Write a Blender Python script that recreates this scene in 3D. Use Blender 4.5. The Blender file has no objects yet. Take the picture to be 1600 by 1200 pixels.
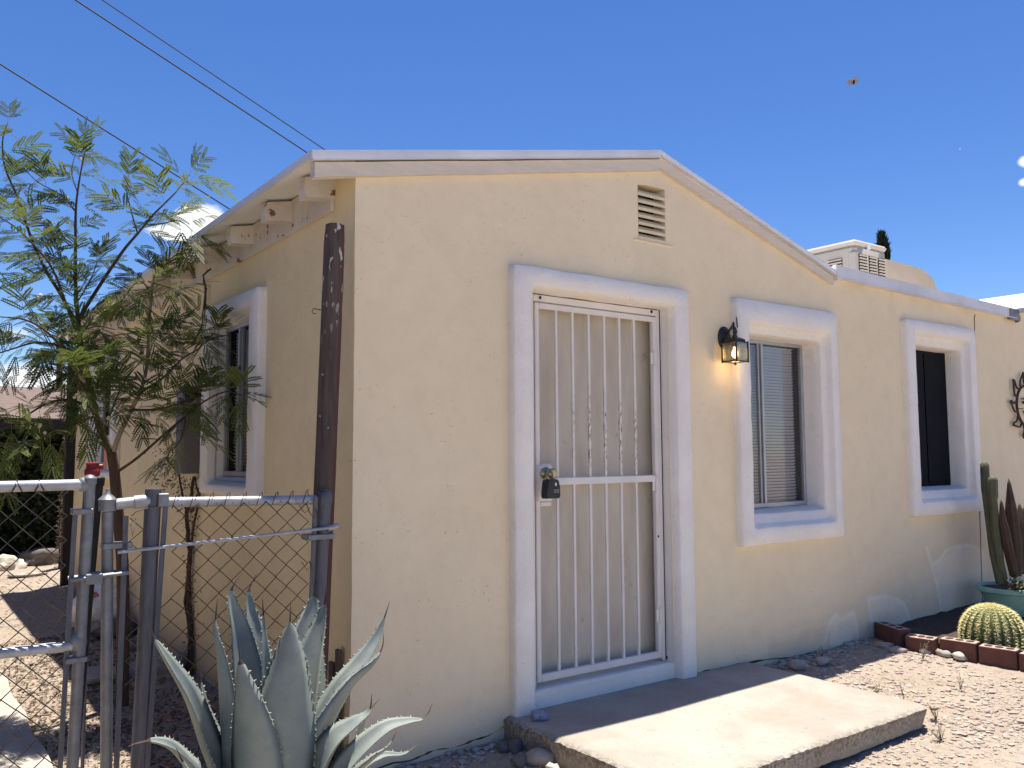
import bpy, math, random
import numpy as np
from mathutils import Vector, Matrix, noise
random.seed(7); RNG = np.random.default_rng(7)
PI = math.pi; R = math.radians
S = bpy.context.scene; COL = S.collection

# ------------------------------------------------------------------ camera model (measured from the photograph)
F = 1335.9; YAW, PITCH, ROLL = 0.63017, 0.08049, -0.00563
CAM = Vector((-1.9478, -3.7453, 1.5248))
FWD = Vector((math.sin(YAW)*math.cos(PITCH), math.cos(YAW)*math.cos(PITCH), math.sin(PITCH)))
_r = Vector((math.cos(YAW), -math.sin(YAW), 0)); _u = _r.cross(FWD)
RT = math.cos(ROLL)*_r + math.sin(ROLL)*_u; UP = -math.sin(ROLL)*_r + math.cos(ROLL)*_u
def ray(px): return FWD + (px[0]-800)/F*RT - (px[1]-600)/F*UP
def on(px, ax, v):
    d = ray(px); return CAM + d*((v-CAM[ax])/d[ax])
def aty(px, y): return on(px, 1, y)
def atx(px, x): return on(px, 0, x)
def atz(px, z): return on(px, 2, z)
def lerp(a, b, t): return a+(b-a)*t

# ------------------------------------------------------------------ mesh builder
class MB:
    def __init__(s): s.v = []; s.f = []; s.m = []
    def add(s, vs, fs, mi=0):
        o = len(s.v); s.v += [tuple(p) for p in vs]; s.f += [tuple(i+o for i in f) for f in fs]; s.m += [mi]*len(fs)
    def box(s, a, b, mi=0):
        x0,y0,z0 = a; x1,y1,z1 = b
        s.add([(x0,y0,z0),(x1,y0,z0),(x1,y1,z0),(x0,y1,z0),(x0,y0,z1),(x1,y0,z1),(x1,y1,z1),(x0,y1,z1)],
              [(0,3,2,1),(4,5,6,7),(0,1,5,4),(1,2,6,5),(2,3,7,6),(3,0,4,7)], mi)
    def bbox(s, a, b, r=.004, mi=0, M=None):            # bevelled box
        c = [(a[i]+b[i])/2 for i in range(3)]; h = [abs(b[i]-a[i])/2 for i in range(3)]; r = min(r, min(h)*.9)
        vs = []; idx = {}
        for sx in (-1,1):
            for sy in (-1,1):
                for sz in (-1,1):
                    for ax in range(3):
                        p = [c[0]+sx*(h[0]-(0 if ax==0 else r)), c[1]+sy*(h[1]-(0 if ax==1 else r)), c[2]+sz*(h[2]-(0 if ax==2 else r))]
                        idx[(sx,sy,sz,ax)] = len(vs); vs.append(Vector(p))
        fs = []
        for ax in range(3):
            o = [i for i in range(3) if i != ax]
            for sg in (-1,1):
                q = []
                for (p1,p2) in ((-1,-1),(1,-1),(1,1),(-1,1)):
                    k = [0,0,0]; k[ax]=sg; k[o[0]]=p1; k[o[1]]=p2; q.append(idx[(*k,ax)])
                fs.append(q if (sg>0) == (ax!=1) else q[::-1])
        for ax in range(3):
            o = [i for i in range(3) if i != ax]
            for s1 in (-1,1):
                for s2 in (-1,1):
                    def K(t,a):
                        k=[0,0,0]; k[ax]=t; k[o[0]]=s1; k[o[1]]=s2; return idx[(*k,a)]
                    fs.append([K(-1,o[0]),K(1,o[0]),K(1,o[1]),K(-1,o[1])])
        for sx in (-1,1):
            for sy in (-1,1):
                for sz in (-1,1): fs.append([idx[(sx,sy,sz,a)] for a in range(3)])
        if M is not None: vs = [M @ p for p in vs]
        s.add(vs, fs, mi)
    def tube(s, pts, rad, n=8, cap=True, mi=0):
        pts = [Vector(p) for p in pts]; k = len(pts)
        if not hasattr(rad, '__len__'): rad = [rad]*k
        vs = []; prev = None
        for i,p in enumerate(pts):
            t = (pts[min(i+1,k-1)]-pts[max(i-1,0)])
            t = t.normalized() if t.length > 1e-9 else Vector((0,0,1))
            if prev is None:
                a = t.orthogonal().normalized()
            else:
                a = prev - prev.dot(t)*t
                a = a.normalized() if a.length > 1e-6 else t.orthogonal().normalized()
            prev = a; b = t.cross(a)
            for j in range(n):
                w = 2*PI*j/n; vs.append(p + rad[i]*(math.cos(w)*a + math.sin(w)*b))
        fs = [(i*n+j, i*n+(j+1)%n, (i+1)*n+(j+1)%n, (i+1)*n+j) for i in range(k-1) for j in range(n)]
        if cap: fs += [tuple(range(n))[::-1], tuple((k-1)*n+j for j in range(n))]
        s.add(vs, fs, mi)
    def lathe(s, prof, c, axis=Vector((0,0,1)), n=24, mi=0, cap=True):
        axis = Vector(axis).normalized(); a = axis.orthogonal().normalized(); b = axis.cross(a); c = Vector(c); vs = []
        for (r,z) in prof:
            for j in range(n):
                w = 2*PI*j/n; vs.append(c + axis*z + r*(math.cos(w)*a+math.sin(w)*b))
        k = len(prof)
        fs = [(i*n+j, i*n+(j+1)%n, (i+1)*n+(j+1)%n, (i+1)*n+j) for i in range(k-1) for j in range(n)]
        if cap: fs += [tuple(range(n))[::-1], tuple((k-1)*n+j for j in range(n))]
        s.add(vs, fs, mi)
    def prism(s, poly, d, mi=0):                        # polygon extruded along vector d
        n = len(poly); d = Vector(d); vs = [Vector(p) for p in poly] + [Vector(p)+d for p in poly]
        s.add(vs, [tuple(range(n))[::-1], tuple(range(n,2*n))] + [(i,(i+1)%n,n+(i+1)%n,n+i) for i in range(n)], mi)
    def ico(s, c, r, sub=1, jit=.25, sc=(1,1,1), seed=0, mi=0, rot=0.):
        V, Fc = ICO[sub]; ca, sa = math.cos(rot), math.sin(rot); vs = []
        for p in V:
            k = 1 + jit*noise.noise(p*1.3+Vector((seed*7.31,seed*3.17,seed))) + jit*.5*noise.noise(p*3.1+Vector((seed*2.1,5,seed)))
            q = Vector((p.x*sc[0], p.y*sc[1], p.z*sc[2]))*r*k
            vs.append((c[0]+q.x*ca-q.y*sa, c[1]+q.x*sa+q.y*ca, c[2]+q.z))
        s.add(vs, Fc, mi)
    def build(s, name, mats, parent=None, smooth=False, attrs=None):
        me = bpy.data.meshes.new(name); loc = Vector(parent['_base']) if parent and '_base' in parent else Vector((0,0,0))
        me.from_pydata([(p[0]-loc.x, p[1]-loc.y, p[2]-loc.z) for p in s.v], [], s.f)
        if not isinstance(mats, (list,tuple)): mats = [mats]
        for m in mats: me.materials.append(m)
        if any(s.m): me.polygons.foreach_set('material_index', s.m)
        if smooth:
            me.polygons.foreach_set('use_smooth', [True]*len(s.f))
            if smooth != 'all':
                try: me.set_sharp_from_angle(angle=R(smooth if smooth is not True else 40))
                except Exception: pass
        for k,vals in (attrs or {}).items():
            at = me.attributes.new(k, 'FLOAT', 'POINT'); at.data.foreach_set('value', vals)
        me.update()
        o = bpy.data.objects.new(name, me); COL.objects.link(o)
        if parent:
            o.parent = parent
            if '_base' in parent: o['_base'] = parent['_base']
        return o
def _icos():
    import bmesh
    out = {}
    for k in (1,2,3,4):
        b = bmesh.new(); bmesh.ops.create_icosphere(b, subdivisions=k, radius=1); b.verts.ensure_lookup_table()
        out[k] = ([v.co.copy() for v in b.verts], [tuple(v.index for v in f.verts) for f in b.faces]); b.free()
    return out
ICO = _icos()
def tag(o, label, cat, group=None, kind=None):
    if kind: o['kind'] = kind
    if label: o['label'] = label
    if cat: o['category'] = cat
    if group: o['group'] = group
    return o
def thing(name, label, cat, loc, group=None):
    o = bpy.data.objects.new(name, None); COL.objects.link(o); o.location = loc; o['_base'] = tuple(loc); o.empty_display_size = .05
    return tag(o, label, cat, group)

# ------------------------------------------------------------------ materials
class NT:
    def __init__(s, name):
        s.mat = bpy.data.materials.new(name); s.mat.use_nodes = True; s.t = s.mat.node_tree; s.t.nodes.clear()
        s.out = s.n('ShaderNodeOutputMaterial'); s.b = s.n('ShaderNodeBsdfPrincipled'); s.l(s.b.outputs[0], s.out.inputs[0])
        s.co = s.n('ShaderNodeTexCoord').outputs['Object']
    def n(s, t, **kw):
        x = s.t.nodes.new(t)
        for k,v in kw.items(): setattr(x, k, v)
        return x
    def l(s, a, b): s.t.links.new(a, b)
    def noise(s, scale, detail=4, rough=.55, co=None, dist=0):
        x = s.n('ShaderNodeTexNoise'); x.inputs['Scale'].default_value = scale; x.inputs['Detail'].default_value = detail
        x.inputs['Roughness'].default_value = rough; x.inputs['Distortion'].default_value = dist; s.l(co or s.co, x.inputs['Vector']); return x.outputs[0]
    def ramp(s, fac, a, b, va=0., vb=1.):
        x = s.n('ShaderNodeMapRange'); x.clamp = True
        for i,v in enumerate((a,b,va,vb)): x.inputs[i+1].default_value = v
        s.l(fac, x.inputs[0]); return x.outputs[0]
    def mix(s, fac, a, b, blend='MIX'):
        x = s.n('ShaderNodeMix', data_type='RGBA', blend_type=blend)
        for sock,v in ((x.inputs[0],fac),(x.inputs[6],a),(x.inputs[7],b)):
            if hasattr(v,'is_output'): s.l(v, sock)
            elif sock == x.inputs[0]: sock.default_value = v
            else: sock.default_value = (*v,1)
        return x.outputs[2]
    def math(s, op, a, b=0.):
        x = s.n('ShaderNodeMath', operation=op)
        for i,v in enumerate((a,b)):
            if hasattr(v,'is_output'): s.l(v, x.inputs[i])
            else: x.inputs[i].default_value = v
        return x.outputs[0]
    def attr(s, name): 
        x = s.n('ShaderNodeAttribute'); x.attribute_name = name; return x.outputs['Fac']
    def bump(s, h, strength=.4, dist=.01, prev=None):
        x = s.n('ShaderNodeBump'); x.inputs['Strength'].default_value = strength; x.inputs['Distance'].default_value = dist
        s.l(h, x.inputs['Height'])
        if prev is not None: s.l(prev, x.inputs['Normal'])
        return x.outputs[0]
    def stretch(s, sc):
        x = s.n('ShaderNodeMapping'); x.inputs['Scale'].default_value = sc; s.l(s.co, x.inputs[0]); return x.outputs[0]
    def fin(s, color=None, rough=.8, normal=None, metal=0., spec=.3):
        b = s.b
        if color is not None:
            if hasattr(color,'is_output'): s.l(color, b.inputs['Base Color'])
            else: b.inputs['Base Color'].default_value = (*color,1)
        if hasattr(rough,'is_output'): s.l(rough, b.inputs['Roughness'])
        else: b.inputs['Roughness'].default_value = rough
        if normal is not None: s.l(normal, b.inputs['Normal'])
        b.inputs['Metallic'].default_value = metal; b.inputs['Specular IOR Level'].default_value = spec
        return s.mat
def basic(name, c, c2=None, scale=9, rough=.8, bump=.0, bscale=60, bdist=.004, metal=0., spec=.3, chip=None, chipc=(.1,.06,.04), chips=30, stretch=None, speck=None):
    k = NT(name); co = k.stretch(stretch) if stretch else None
    c2 = c2 or tuple(x*.78 for x in c)
    col = k.mix(k.ramp(k.noise(scale,5,.6,co), .35,.68), c, c2)
    if speck: col = k.mix(k.ramp(k.noise(speck[0],3,.6), speck[1], speck[1]+.06), col, speck[2])
    nrm = None
    if chip:
        f = k.ramp(k.noise(chips,6,.65,co), chip, chip+.025); col = k.mix(f, col, chipc)
    if bump:
        nrm = k.bump(k.noise(bscale,4,.6,co), bump, bdist)
        if chip: nrm = k.bump(k.math('SUBTRACT',1.,f), .6, .003, nrm)
    return k.fin(col, rough, nrm, metal, spec)

def stucco(name, c, c2, trim=False):
    k = NT(name)
    col = k.mix(k.ramp(k.noise(1.1,5,.6), .36,.66), c, c2)
    col = k.mix(k.ramp(k.noise(7,5,.65), .45,.75,0,.35), col, tuple(x*.86 for x in c2))
    pits = k.ramp(k.noise(52,2,.5), .655,.72); gate = k.ramp(k.noise(3.2,3,.5), .44,.58); pit = k.math('MULTIPLY', pits, gate)
    col = k.mix(k.math('MULTIPLY',pit,.42 if not trim else .22), col, (.30,.24,.17) if not trim else (.34,.31,.28))
    if not trim:
        pale = k.math('MULTIPLY', k.attr('caustic_tint'), k.ramp(k.noise(7,5,.7), .30,.62,.25,1.)); dirt = k.attr('dirt'); crack = k.attr('crack')
        
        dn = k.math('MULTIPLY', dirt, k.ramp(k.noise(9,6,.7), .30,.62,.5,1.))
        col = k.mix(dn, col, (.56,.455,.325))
        col = k.mix(pale, col, (.93,.87,.76))  # painted light: pale caustics of reflected sun
        col = k.mix(crack, col, (.12,.085,.055))
    else:
        sp = k.ramp(k.noise(70,3,.6), .69,.72); low = k.math('MULTIPLY', sp, k.ramp(k.noise(5,3,.5), .52,.62))
        col = k.mix(low, col, (.17,.15,.13))
    h = k.math('ADD', k.math('MULTIPLY', k.noise(13,4,.55), 1.6), k.math('MULTIPLY', k.noise(75,3,.6), .55))
    n1 = k.bump(h, .34 if not trim else .5, .011)
    n1 = k.bump(k.math('SUBTRACT',1.,pit), .45, .006, n1)
    return k.fin(col, .93, n1, 0, .15)

M = {}
M['wall'] = stucco('stucco_cream', (.845,.71,.50), (.79,.66,.46))
M['wallside'] = stucco('stucco_golden_cream', (.84,.69,.425), (.77,.625,.375))
M['trim'] = stucco('stucco_white', (.88,.83,.765), (.80,.75,.69), True)
M['whitewood'] = basic('peeling_white_paint', (.66,.60,.52), (.55,.48,.40), 5, .8, .4, 90, .004, chip=.62, chipc=(.17,.10,.06), chips=10)
M['rake'] = basic('rake_paint', (.70,.62,.52), (.63,.55,.47), 4, .75, .2, 60, .003, chip=.70, chipc=(.22,.17,.13), chips=14, stretch=(1.5,1.5,9))
M['slatpaint'] = basic('cream_slat_paint', (.78,.67,.46), (.68,.57,.39), 8, .8, .2, 60, .003)
M['drip'] = basic('drip_edge_metal', (.72,.71,.73), (.60,.59,.62), 3, .5, .1, 30, .003, spec=.5)
M['rooftop'] = basic('white_roof_coating', (.82,.81,.78), (.74,.73,.70), 3, .8, .3, 25, .006)
M['doorwhite'] = basic('security_door_paint', (.76,.71,.67), (.69,.64,.60), 6, .55, .1, 80, .002, spec=.4, chip=.71, chipc=(.20,.12,.075), chips=30)
k = NT('worn_bar_paint'); st=k.stretch((30,30,5)); sz=k.n('ShaderNodeSeparateXYZ'); k.l(k.co,sz.inputs[0])
col = k.mix(k.ramp(k.noise(6,5,.6),.35,.68),(.76,.71,.66),(.68,.63,.58)); band_=k.math('MULTIPLY',k.math('MULTIPLY',k.ramp(sz.outputs[2],1.35,1.5),k.ramp(sz.outputs[2],1.75,1.95,1,0)),k.ramp(sz.outputs[0],1.22,1.34))
f1_=k.math('MULTIPLY',k.ramp(k.noise(4.5,5,.65,st),.52,.58),band_); f2_=k.ramp(k.noise(5,5,.65,st),.70,.73); col=k.mix(k.math('MAXIMUM',f1_,f2_),col,(.17,.095,.06)); M['barpaint']=k.fin(col,.6,None,0,.35)
M['doorslab'] = basic('door_panel_paint', (.62,.555,.465), (.50,.425,.33), 2.6, .7, .1, 40, .002, spec=.3, stretch=(2.2,2.2,.55), speck=(9,.66,(.47,.405,.33)))
M['galv'] = basic('galvanized_steel', (.235,.24,.25), (.155,.16,.17), 22, .5, .12, 120, .002, metal=.35, spec=.5)
M['galvsunlit'] = basic('sunlit_galvanized_rail', (.46,.46,.475), (.30,.305,.32), 16, .5, .1, 120, .002, metal=.35, spec=.5)  # lighter copy of the steel, sunlight painted into rails and rod
M['galvdark'] = basic('weathered_pipe', (.125,.125,.145), (.085,.085,.10), 14, .55, .2, 90, .002, metal=.25, spec=.4, stretch=(6,6,1))
M['wire'] = basic('chain_link_wire', (.105,.062,.038), (.07,.042,.027), 30, .6, metal=.35)
M['wiregalv'] = basic('gate_wire', (.14,.122,.105), (.095,.082,.07), 30, .5, metal=.6)
M['woodpost'] = None
k = NT('painted_old_post'); st = k.stretch((9,9,.7))
colp = k.mix(k.ramp(k.noise(6,5,.6,st), .35,.65), (.115,.084,.070), (.064,.046,.039))
red = k.n('ShaderNodeSeparateXYZ'); k.l(k.co, red.inputs[0]); sidea = k.attr('side')
colp = k.mix(k.math('MULTIPLY', sidea, k.ramp(k.noise(4,4,.6,st), .3,.55,.5,1.)), colp, (.085,.026,.022))
chp = k.math('MULTIPLY', k.ramp(k.noise(26,3,.5,k.stretch((1.5,1.5,.55))), .60,.625), k.ramp(red.outputs[2], 1.95,2.45,0,1))
colp = k.mix(chp, colp, (.50,.45,.41)); M['woodpost'] = k.fin(colp, .75, k.bump(k.noise(6,6,.7,st), .7, .008))
M['concrete'] = basic('step_concrete', (.42,.38,.325), (.36,.325,.275), 2.6, .92, .55, 55, .007, speck=(38,.66,(.30,.25,.20)))
k = NT('worn_step_concrete'); col = k.mix(k.ramp(k.noise(2.6,6,.65), .35,.66), (.425,.385,.325), (.345,.31,.255)); col = k.mix(k.ramp(k.noise(34,4,.65), .62,.68,0,.8), col, (.25,.21,.165)); eg=k.attr('edge'); n_=k.noise(48,4,.7)
col = k.mix(k.math('MULTIPLY', eg, k.ramp(n_, .44,.56)), col, (.17,.14,.11)); col=k.mix(k.math('MULTIPLY',k.ramp(k.noise(1.3,5,.6),.5,.7),.5),col,(.31,.26,.205)); M['step'] = k.fin(col, .93, k.bump(k.noise(60,5,.65), .6, .008, k.bump(k.math('MULTIPLY',eg,n_), .7, .02)), 0, .15)
M['pathc'] = basic('path_concrete', (.46,.41,.34), (.38,.34,.285), 5, .9, .3, 60, .005, speck=(40,.7,(.3,.25,.2)))
M['brick'] = basic('red_brick', (.165,.072,.056), (.115,.052,.043), 12, .9, .5, 70, .004, speck=(60,.70,(.30,.18,.14)))
M['bricklit'] = basic('sunlit_brick_top',(.50,.38,.32),(.38,.26,.21),25,.95)  # paler tops put the sunlight into the brick colour
M['brickhole'] = basic('brick_core', (.06,.03,.025))
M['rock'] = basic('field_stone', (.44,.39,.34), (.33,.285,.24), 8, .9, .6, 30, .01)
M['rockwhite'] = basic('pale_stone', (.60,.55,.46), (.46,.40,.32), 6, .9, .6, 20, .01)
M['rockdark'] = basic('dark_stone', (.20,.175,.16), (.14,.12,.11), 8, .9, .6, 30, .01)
k = NT('gravel_stone'); a = k.attr('rnd'); col = k.mix(a, (.33,.265,.21), (.50,.415,.35)); M['gravel'] = k.fin(col, .9, k.bump(k.noise(90,3), .4,.003))
k = NT('dry_dirt')
col = k.mix(k.ramp(k.noise(1.6,6,.65), .35,.65), (.45,.372,.288), (.375,.305,.232))
col = k.mix(k.ramp(k.noise(22,5,.7), .48,.68,0,.8), col, (.28,.205,.16))
col = k.mix(k.ramp(k.noise(65,3,.7), .60,.70,0,.8), col, (.50,.43,.365))
xz = k.n('ShaderNodeSeparateXYZ'); k.l(k.co, xz.inputs[0])
col = k.mix(k.math('MULTIPLY', k.ramp(xz.outputs[0], 2.2,3.2,0,.55), k.ramp(k.noise(1.1,3,.6), .42,.62)), col, (.41,.335,.28))
h = k.math('ADD', k.math('MULTIPLY', k.noise(28,5,.65), 1.), k.math('MULTIPLY', k.noise(90,3,.6), .4))
M['dirt'] = k.fin(col, .97, k.bump(h, .85, .03), 0, .1)
M['mulch'] = basic('planter_soil', (.095,.07,.055), (.05,.037,.03), 40, .95, .9, 60, .02)
k = NT('agave_leaf'); col = k.mix(k.ramp(k.noise(6,5,.6), .35,.68), (.255,.280,.240), (.150,.182,.178))
col = k.mix(k.ramp(k.noise(40,3,.6), .66,.72,0,.5), col, (.33,.34,.27)); wv=k.n('ShaderNodeTexWave'); wv.inputs['Scale'].default_value=3.2; wv.inputs['Distortion'].default_value=7; wv.inputs['Detail'].default_value=3; k.l(k.co,wv.inputs[0]); col=k.mix(k.math('MULTIPLY',k.ramp(wv.outputs[0],.62,.95),.07), col, (.30,.31,.26)); M['agave'] = k.fin(col, .62, k.bump(k.noise(45,3), .12,.004), 0, .3)
M['agavetooth'] = basic('agave_edge_tooth', (.40,.38,.31), (.25,.20,.15), 20, .6)
M['agavespine'] = basic('agave_tip_spine', (.09,.055,.04), (.05,.03,.025), 20, .6)
def leafmat(name, a, b, trans=.30):
    k = NT(name); r = k.attr('rnd'); col = k.mix(r, a, b); k.fin(col, .6, None, 0, .25)
    t = k.n('ShaderNodeBsdfTranslucent'); k.l(k.mix(.35, col, (.16,.22,.03)), t.inputs[0])
    mx = k.n('ShaderNodeMixShader'); mx.inputs[0].default_value = trans; k.l(k.b.outputs[0], mx.inputs[1]); k.l(t.outputs[0], mx.inputs[2]); k.l(mx.outputs[0], k.out.inputs[0])
    return k.mat
M['leaf'] = leafmat('feathery_leaf', (.026,.048,.013), (.175,.205,.058), .38)
M['hedgeleaf'] = leafmat('shrub_leaf', (.012,.022,.012), (.045,.065,.025), .15)
M['cypress'] = leafmat('cypress_foliage', (.010,.018,.010), (.022,.034,.016), .1)
M['bark'] = basic('young_bark', (.115,.070,.048), (.075,.045,.032), 12, .85, .5, 60, .004, stretch=(4,4,1))
M['twig'] = basic('pale_twig', (.42,.32,.22), (.30,.21,.14), 14, .8)
M['darktwig'] = basic('dark_twig', (.035,.026,.022), (.022,.016,.014), 14, .85)
M['puff'] = basic('puff_flower', (.72,.68,.52), (.66,.60,.36), 60, .9, .6, 200, .003)
M['deadvine'] = basic('dead_vine_stem', (.10,.062,.040), (.055,.034,.024), 20, .9, .6, 50, .006)
M['deadleaf'] = basic('dead_leaf', (.13,.085,.048), (.07,.045,.03), 20, .9)
M['boxgrey'] = basic('grey_enamel', (.155,.15,.16), (.13,.125,.135), 5, .55, spec=.4)
M['black'] = basic('black_plastic', (.012,.012,.013), (.009,.009,.010), 10, .45, spec=.5)
M['blackpipe'] = basic('black_pipe', (.018,.016,.016), (.012,.011,.011), 10, .6)
M['redplastic'] = basic('red_plastic', (.26,.018,.02), (.2,.015,.015), 10, .5, spec=.4)
M['oldboard'] = basic('grey_old_board',(.12,.095,.08),(.085,.066,.056),10,.85,.4,30,.006,stretch=(5,5,.6))
M['darkpost'] = basic('dark_timber', (.035,.028,.028), (.022,.018,.018), 10, .85, .4, 30, .006, stretch=(5,5,.6))
M['bag'] = basic('thin_white_plastic', (.86,.82,.84), (.74,.68,.71), 8, .45, .5, 40, .01, spec=.4)
M['ragred'] = basic('faded_red_plastic', (.55,.16,.15), (.45,.25,.25), 8, .5)
M['brass'] = basic('worn_brass', (.50,.40,.20), (.34,.27,.13), 20, .32, metal=.9)
M['bronze'] = basic('dark_bronze', (.050,.040,.036), (.032,.027,.026), 20, .45, metal=.5, spec=.5)
M['alu'] = basic('aluminium_frame', (.46,.46,.47), (.38,.38,.39), 10, .4, metal=.6, spec=.5)
M['blind'] = basic('blind_slat', (.66,.65,.66), (.58,.575,.59), 6, .6)
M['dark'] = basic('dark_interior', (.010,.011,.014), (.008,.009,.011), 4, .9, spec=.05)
M['screen'] = basic('dark_window_screen', (.0075,.009,.013), (.006,.007,.010), 4, .75, spec=.12)
M['pot'] = basic('turquoise_glaze', (.33,.57,.465), (.27,.49,.40), 6, .5, .15, 40, .003, spec=.4, chip=.73, chipc=(.45,.55,.5), chips=22)
M['cactus'] = basic('cactus_skin', (.130,.130,.070), (.095,.092,.055), 10, .7, .2, 80, .003, speck=(70,.68,(.30,.28,.18)))
M['cactusbrown'] = basic('dried_cactus_skin', (.105,.060,.042), (.07,.042,.032), 10, .8, .3, 60, .003, speck=(60,.7,(.25,.2,.14)))
M['barrel'] = basic('barrel_cactus_skin', (.12,.155,.055), (.09,.115,.045), 12, .7)
M['spine'] = basic('yellow_spines', (.80,.72,.38), (.72,.62,.28), 30, .6)
M['cooler'] = basic('cooler_enamel', (.50,.44,.37), (.46,.40,.34), 4, .6, spec=.35)
M['coolerdark'] = basic('cooler_pad_dark', (.06,.05,.04), (.04,.035,.03), 30, .9)
M['duct'] = basic('duct_tan', (.62,.50,.36), (.55,.44,.32), 4, .7)
M['white'] = basic('white_plate', (.8,.8,.8), (.74,.74,.74), 6, .5)
M['cable'] = basic('overhead_cable', (.02,.02,.024), (.015,.015,.018), 5, .6)
M['shingle'] = basic('brown_shingles', (.20,.145,.115), (.14,.10,.08), 7, .95, .6, 40, .01)
M['shedwall'] = basic('shed_wall', (.05,.042,.036), (.035,.03,.026), 4, .9)
M['snow'] = basic('moth_wing', (.42,.33,.29), (.30,.22,.20), 120, .8)
M['sticker'] = basic('paper_notice', (.70,.66,.66), (.66,.62,.62), 5, .7)
M['stickerorange'] = basic('orange_notice', (.72,.33,.20), (.66,.30,.18), 5, .7)
M['weed'] = leafmat('weed_leaf', (.13,.14,.07), (.22,.20,.11), .2)
M['ink'] = basic('grey_ink', (.55,.55,.55), (.5,.5,.5), 5, .6)
M['iron'] = basic('rusty_iron', (.075,.045,.034), (.045,.028,.022), 24, .8, .4, 90, .002)
def glassmat(name, tint, rough=.03, refl=1.):
    k = NT(name); k.t.nodes.remove(k.b)
    tr = k.n('ShaderNodeBsdfTransparent'); tr.inputs[0].default_value = (*tint,1); g = k.n('ShaderNodeBsdfGlossy'); g.inputs['Roughness'].default_value = rough
    fr = k.n('ShaderNodeFresnel'); fr.inputs[0].default_value = 1.5; mx = k.n('ShaderNodeMixShader'); k.l(k.math('MULTIPLY',fr.outputs[0],refl), mx.inputs[0])
    k.l(tr.outputs[0], mx.inputs[1]); k.l(g.outputs[0], mx.inputs[2]); k.l(mx.outputs[0], k.out.inputs[0]); return k.mat
M['glass'] = glassmat('window_glass', (.88,.89,.91), .03, .16)
M['lampglass'] = glassmat('seeded_lamp_glass', (.92,.88,.80), .25, .8)
k = NT('lit_bulb'); k.t.nodes.remove(k.b); e = k.n('ShaderNodeEmission'); e.inputs[0].default_value = (1,.72,.28,1); e.inputs[1].default_value = 4.; k.l(e.outputs[0], k.out.inputs[0]); M['bulb'] = k.mat

# ------------------------------------------------------------------ ground
def hgt(x, y):
    h = .02 + .024*min(max(x,-1.5),6.5) + .045*min(max(y,-3.),0.)
    if y > 0: h -= .024*max(min(x,0.),-1.5)*0
    return h
def hn(x, y):
    f = 1. if (-6 < x < 10 and -5 < y < 14) else 0.
    return hgt(x,y) + f*(.014*noise.noise((x*1.7,y*1.7,3.)) + .008*noise.noise((x*6,y*6,1.)) + .004*noise.noise((x*17,y*17,7.)))
def axis(a, b, fa, fb, fine, coarse):
    out = [-400,-150,-60,-25,-12]; x = a
    while x < b: out.append(round(x,4)); x += fine if fa <= x < fb else coarse
    return sorted(set(out+[b,b+8,b+20,b+60,b+150,b+400]))
gx = axis(-6,9,-2,6.4,.045,.25); gy = axis(-5,14,-2.4,5,.045,.3)
g = MB(); nx = len(gx)
g.v = [(x,y,hn(x,y)) for y in gy for x in gx]
g.f = [(j*nx+i, j*nx+i+1, (j+1)*nx+i+1, (j+1)*nx+i) for j in range(len(gy)-1) for i in range(nx-1)]; g.m = [0]*len(g.f)
tag(g.build('ground', M['dirt'], None, 'all'), None, None, kind='structure')

rd = MB(); rd.add([(-30,-16,-.085),(30,-16,-.085),(30,-4.7,-.085),(-30,-4.7,-.085)],[(0,1,2,3)])
tag(rd.build('unseen_bounce_plane', basic('bounce_plane_pale',(.55,.50,.43),(.47,.42,.36),3,.9,.4,60,.006)), None, None, kind='structure')  # out-of-view pale plane, added behind the camera to bounce light
# concrete garden path inside the gate (left edge of the picture)
p = MB(); pe = [(-1.24-.012*math.sin(i*1.7)-.008*noise.noise((i*.9,0,0))) for i in range(40)]
ys = [lerp(-.35, 9.0, i/39) for i in range(40)]
top = [(pe[i], ys[i], .035) for i in range(40)]; far = [(-2.5, ys[i], .035) for i in range(40)]
lo = [(pe[i]+.006, ys[i], -.1) for i in range(40)]
p.add(top+far+lo, [(i,i+1,41+i,40+i) for i in range(39)] + [(i,80+i,81+i,i+1) for i in range(39)])
tag(p.build('path', M['pathc']), None, None, kind='structure')

# ------------------------------------------------------------------ house
HB = (0,0,0)
house = thing('house', 'cream stucco single-storey house with white window surrounds and low gable roof', 'house', HB)
RX, RZ, LX, LZ, VX, VZ = 1.925, 3.425, -.392, 2.942, 3.785, 2.880
SL = (RZ-LZ)/(RX-LX); SR = (RZ-VZ)/(VX-RX)
P0, P1, PX = 2.927, 2.872, 6.745        # parapet top at its two ends
R2X, R2Z = 7.86, 3.205; S2 = (R2Z-2.872)/(R2X-PX)
XE, YE = 9.2, 7.45
WX = -.155            # the side wall's plane
def rooftop(x):
    if x < RX: return RZ-SL*(RX-x)
    if x < VX: return RZ-SR*(x-RX)
    if x < PX: return lerp(P0,P1,(x-VX)/(PX-VX))
    if x < R2X: return 2.872+S2*(x-PX)
    return R2Z-S2*(x-R2X)
def walltop(x): return rooftop(x) - .07
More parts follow.
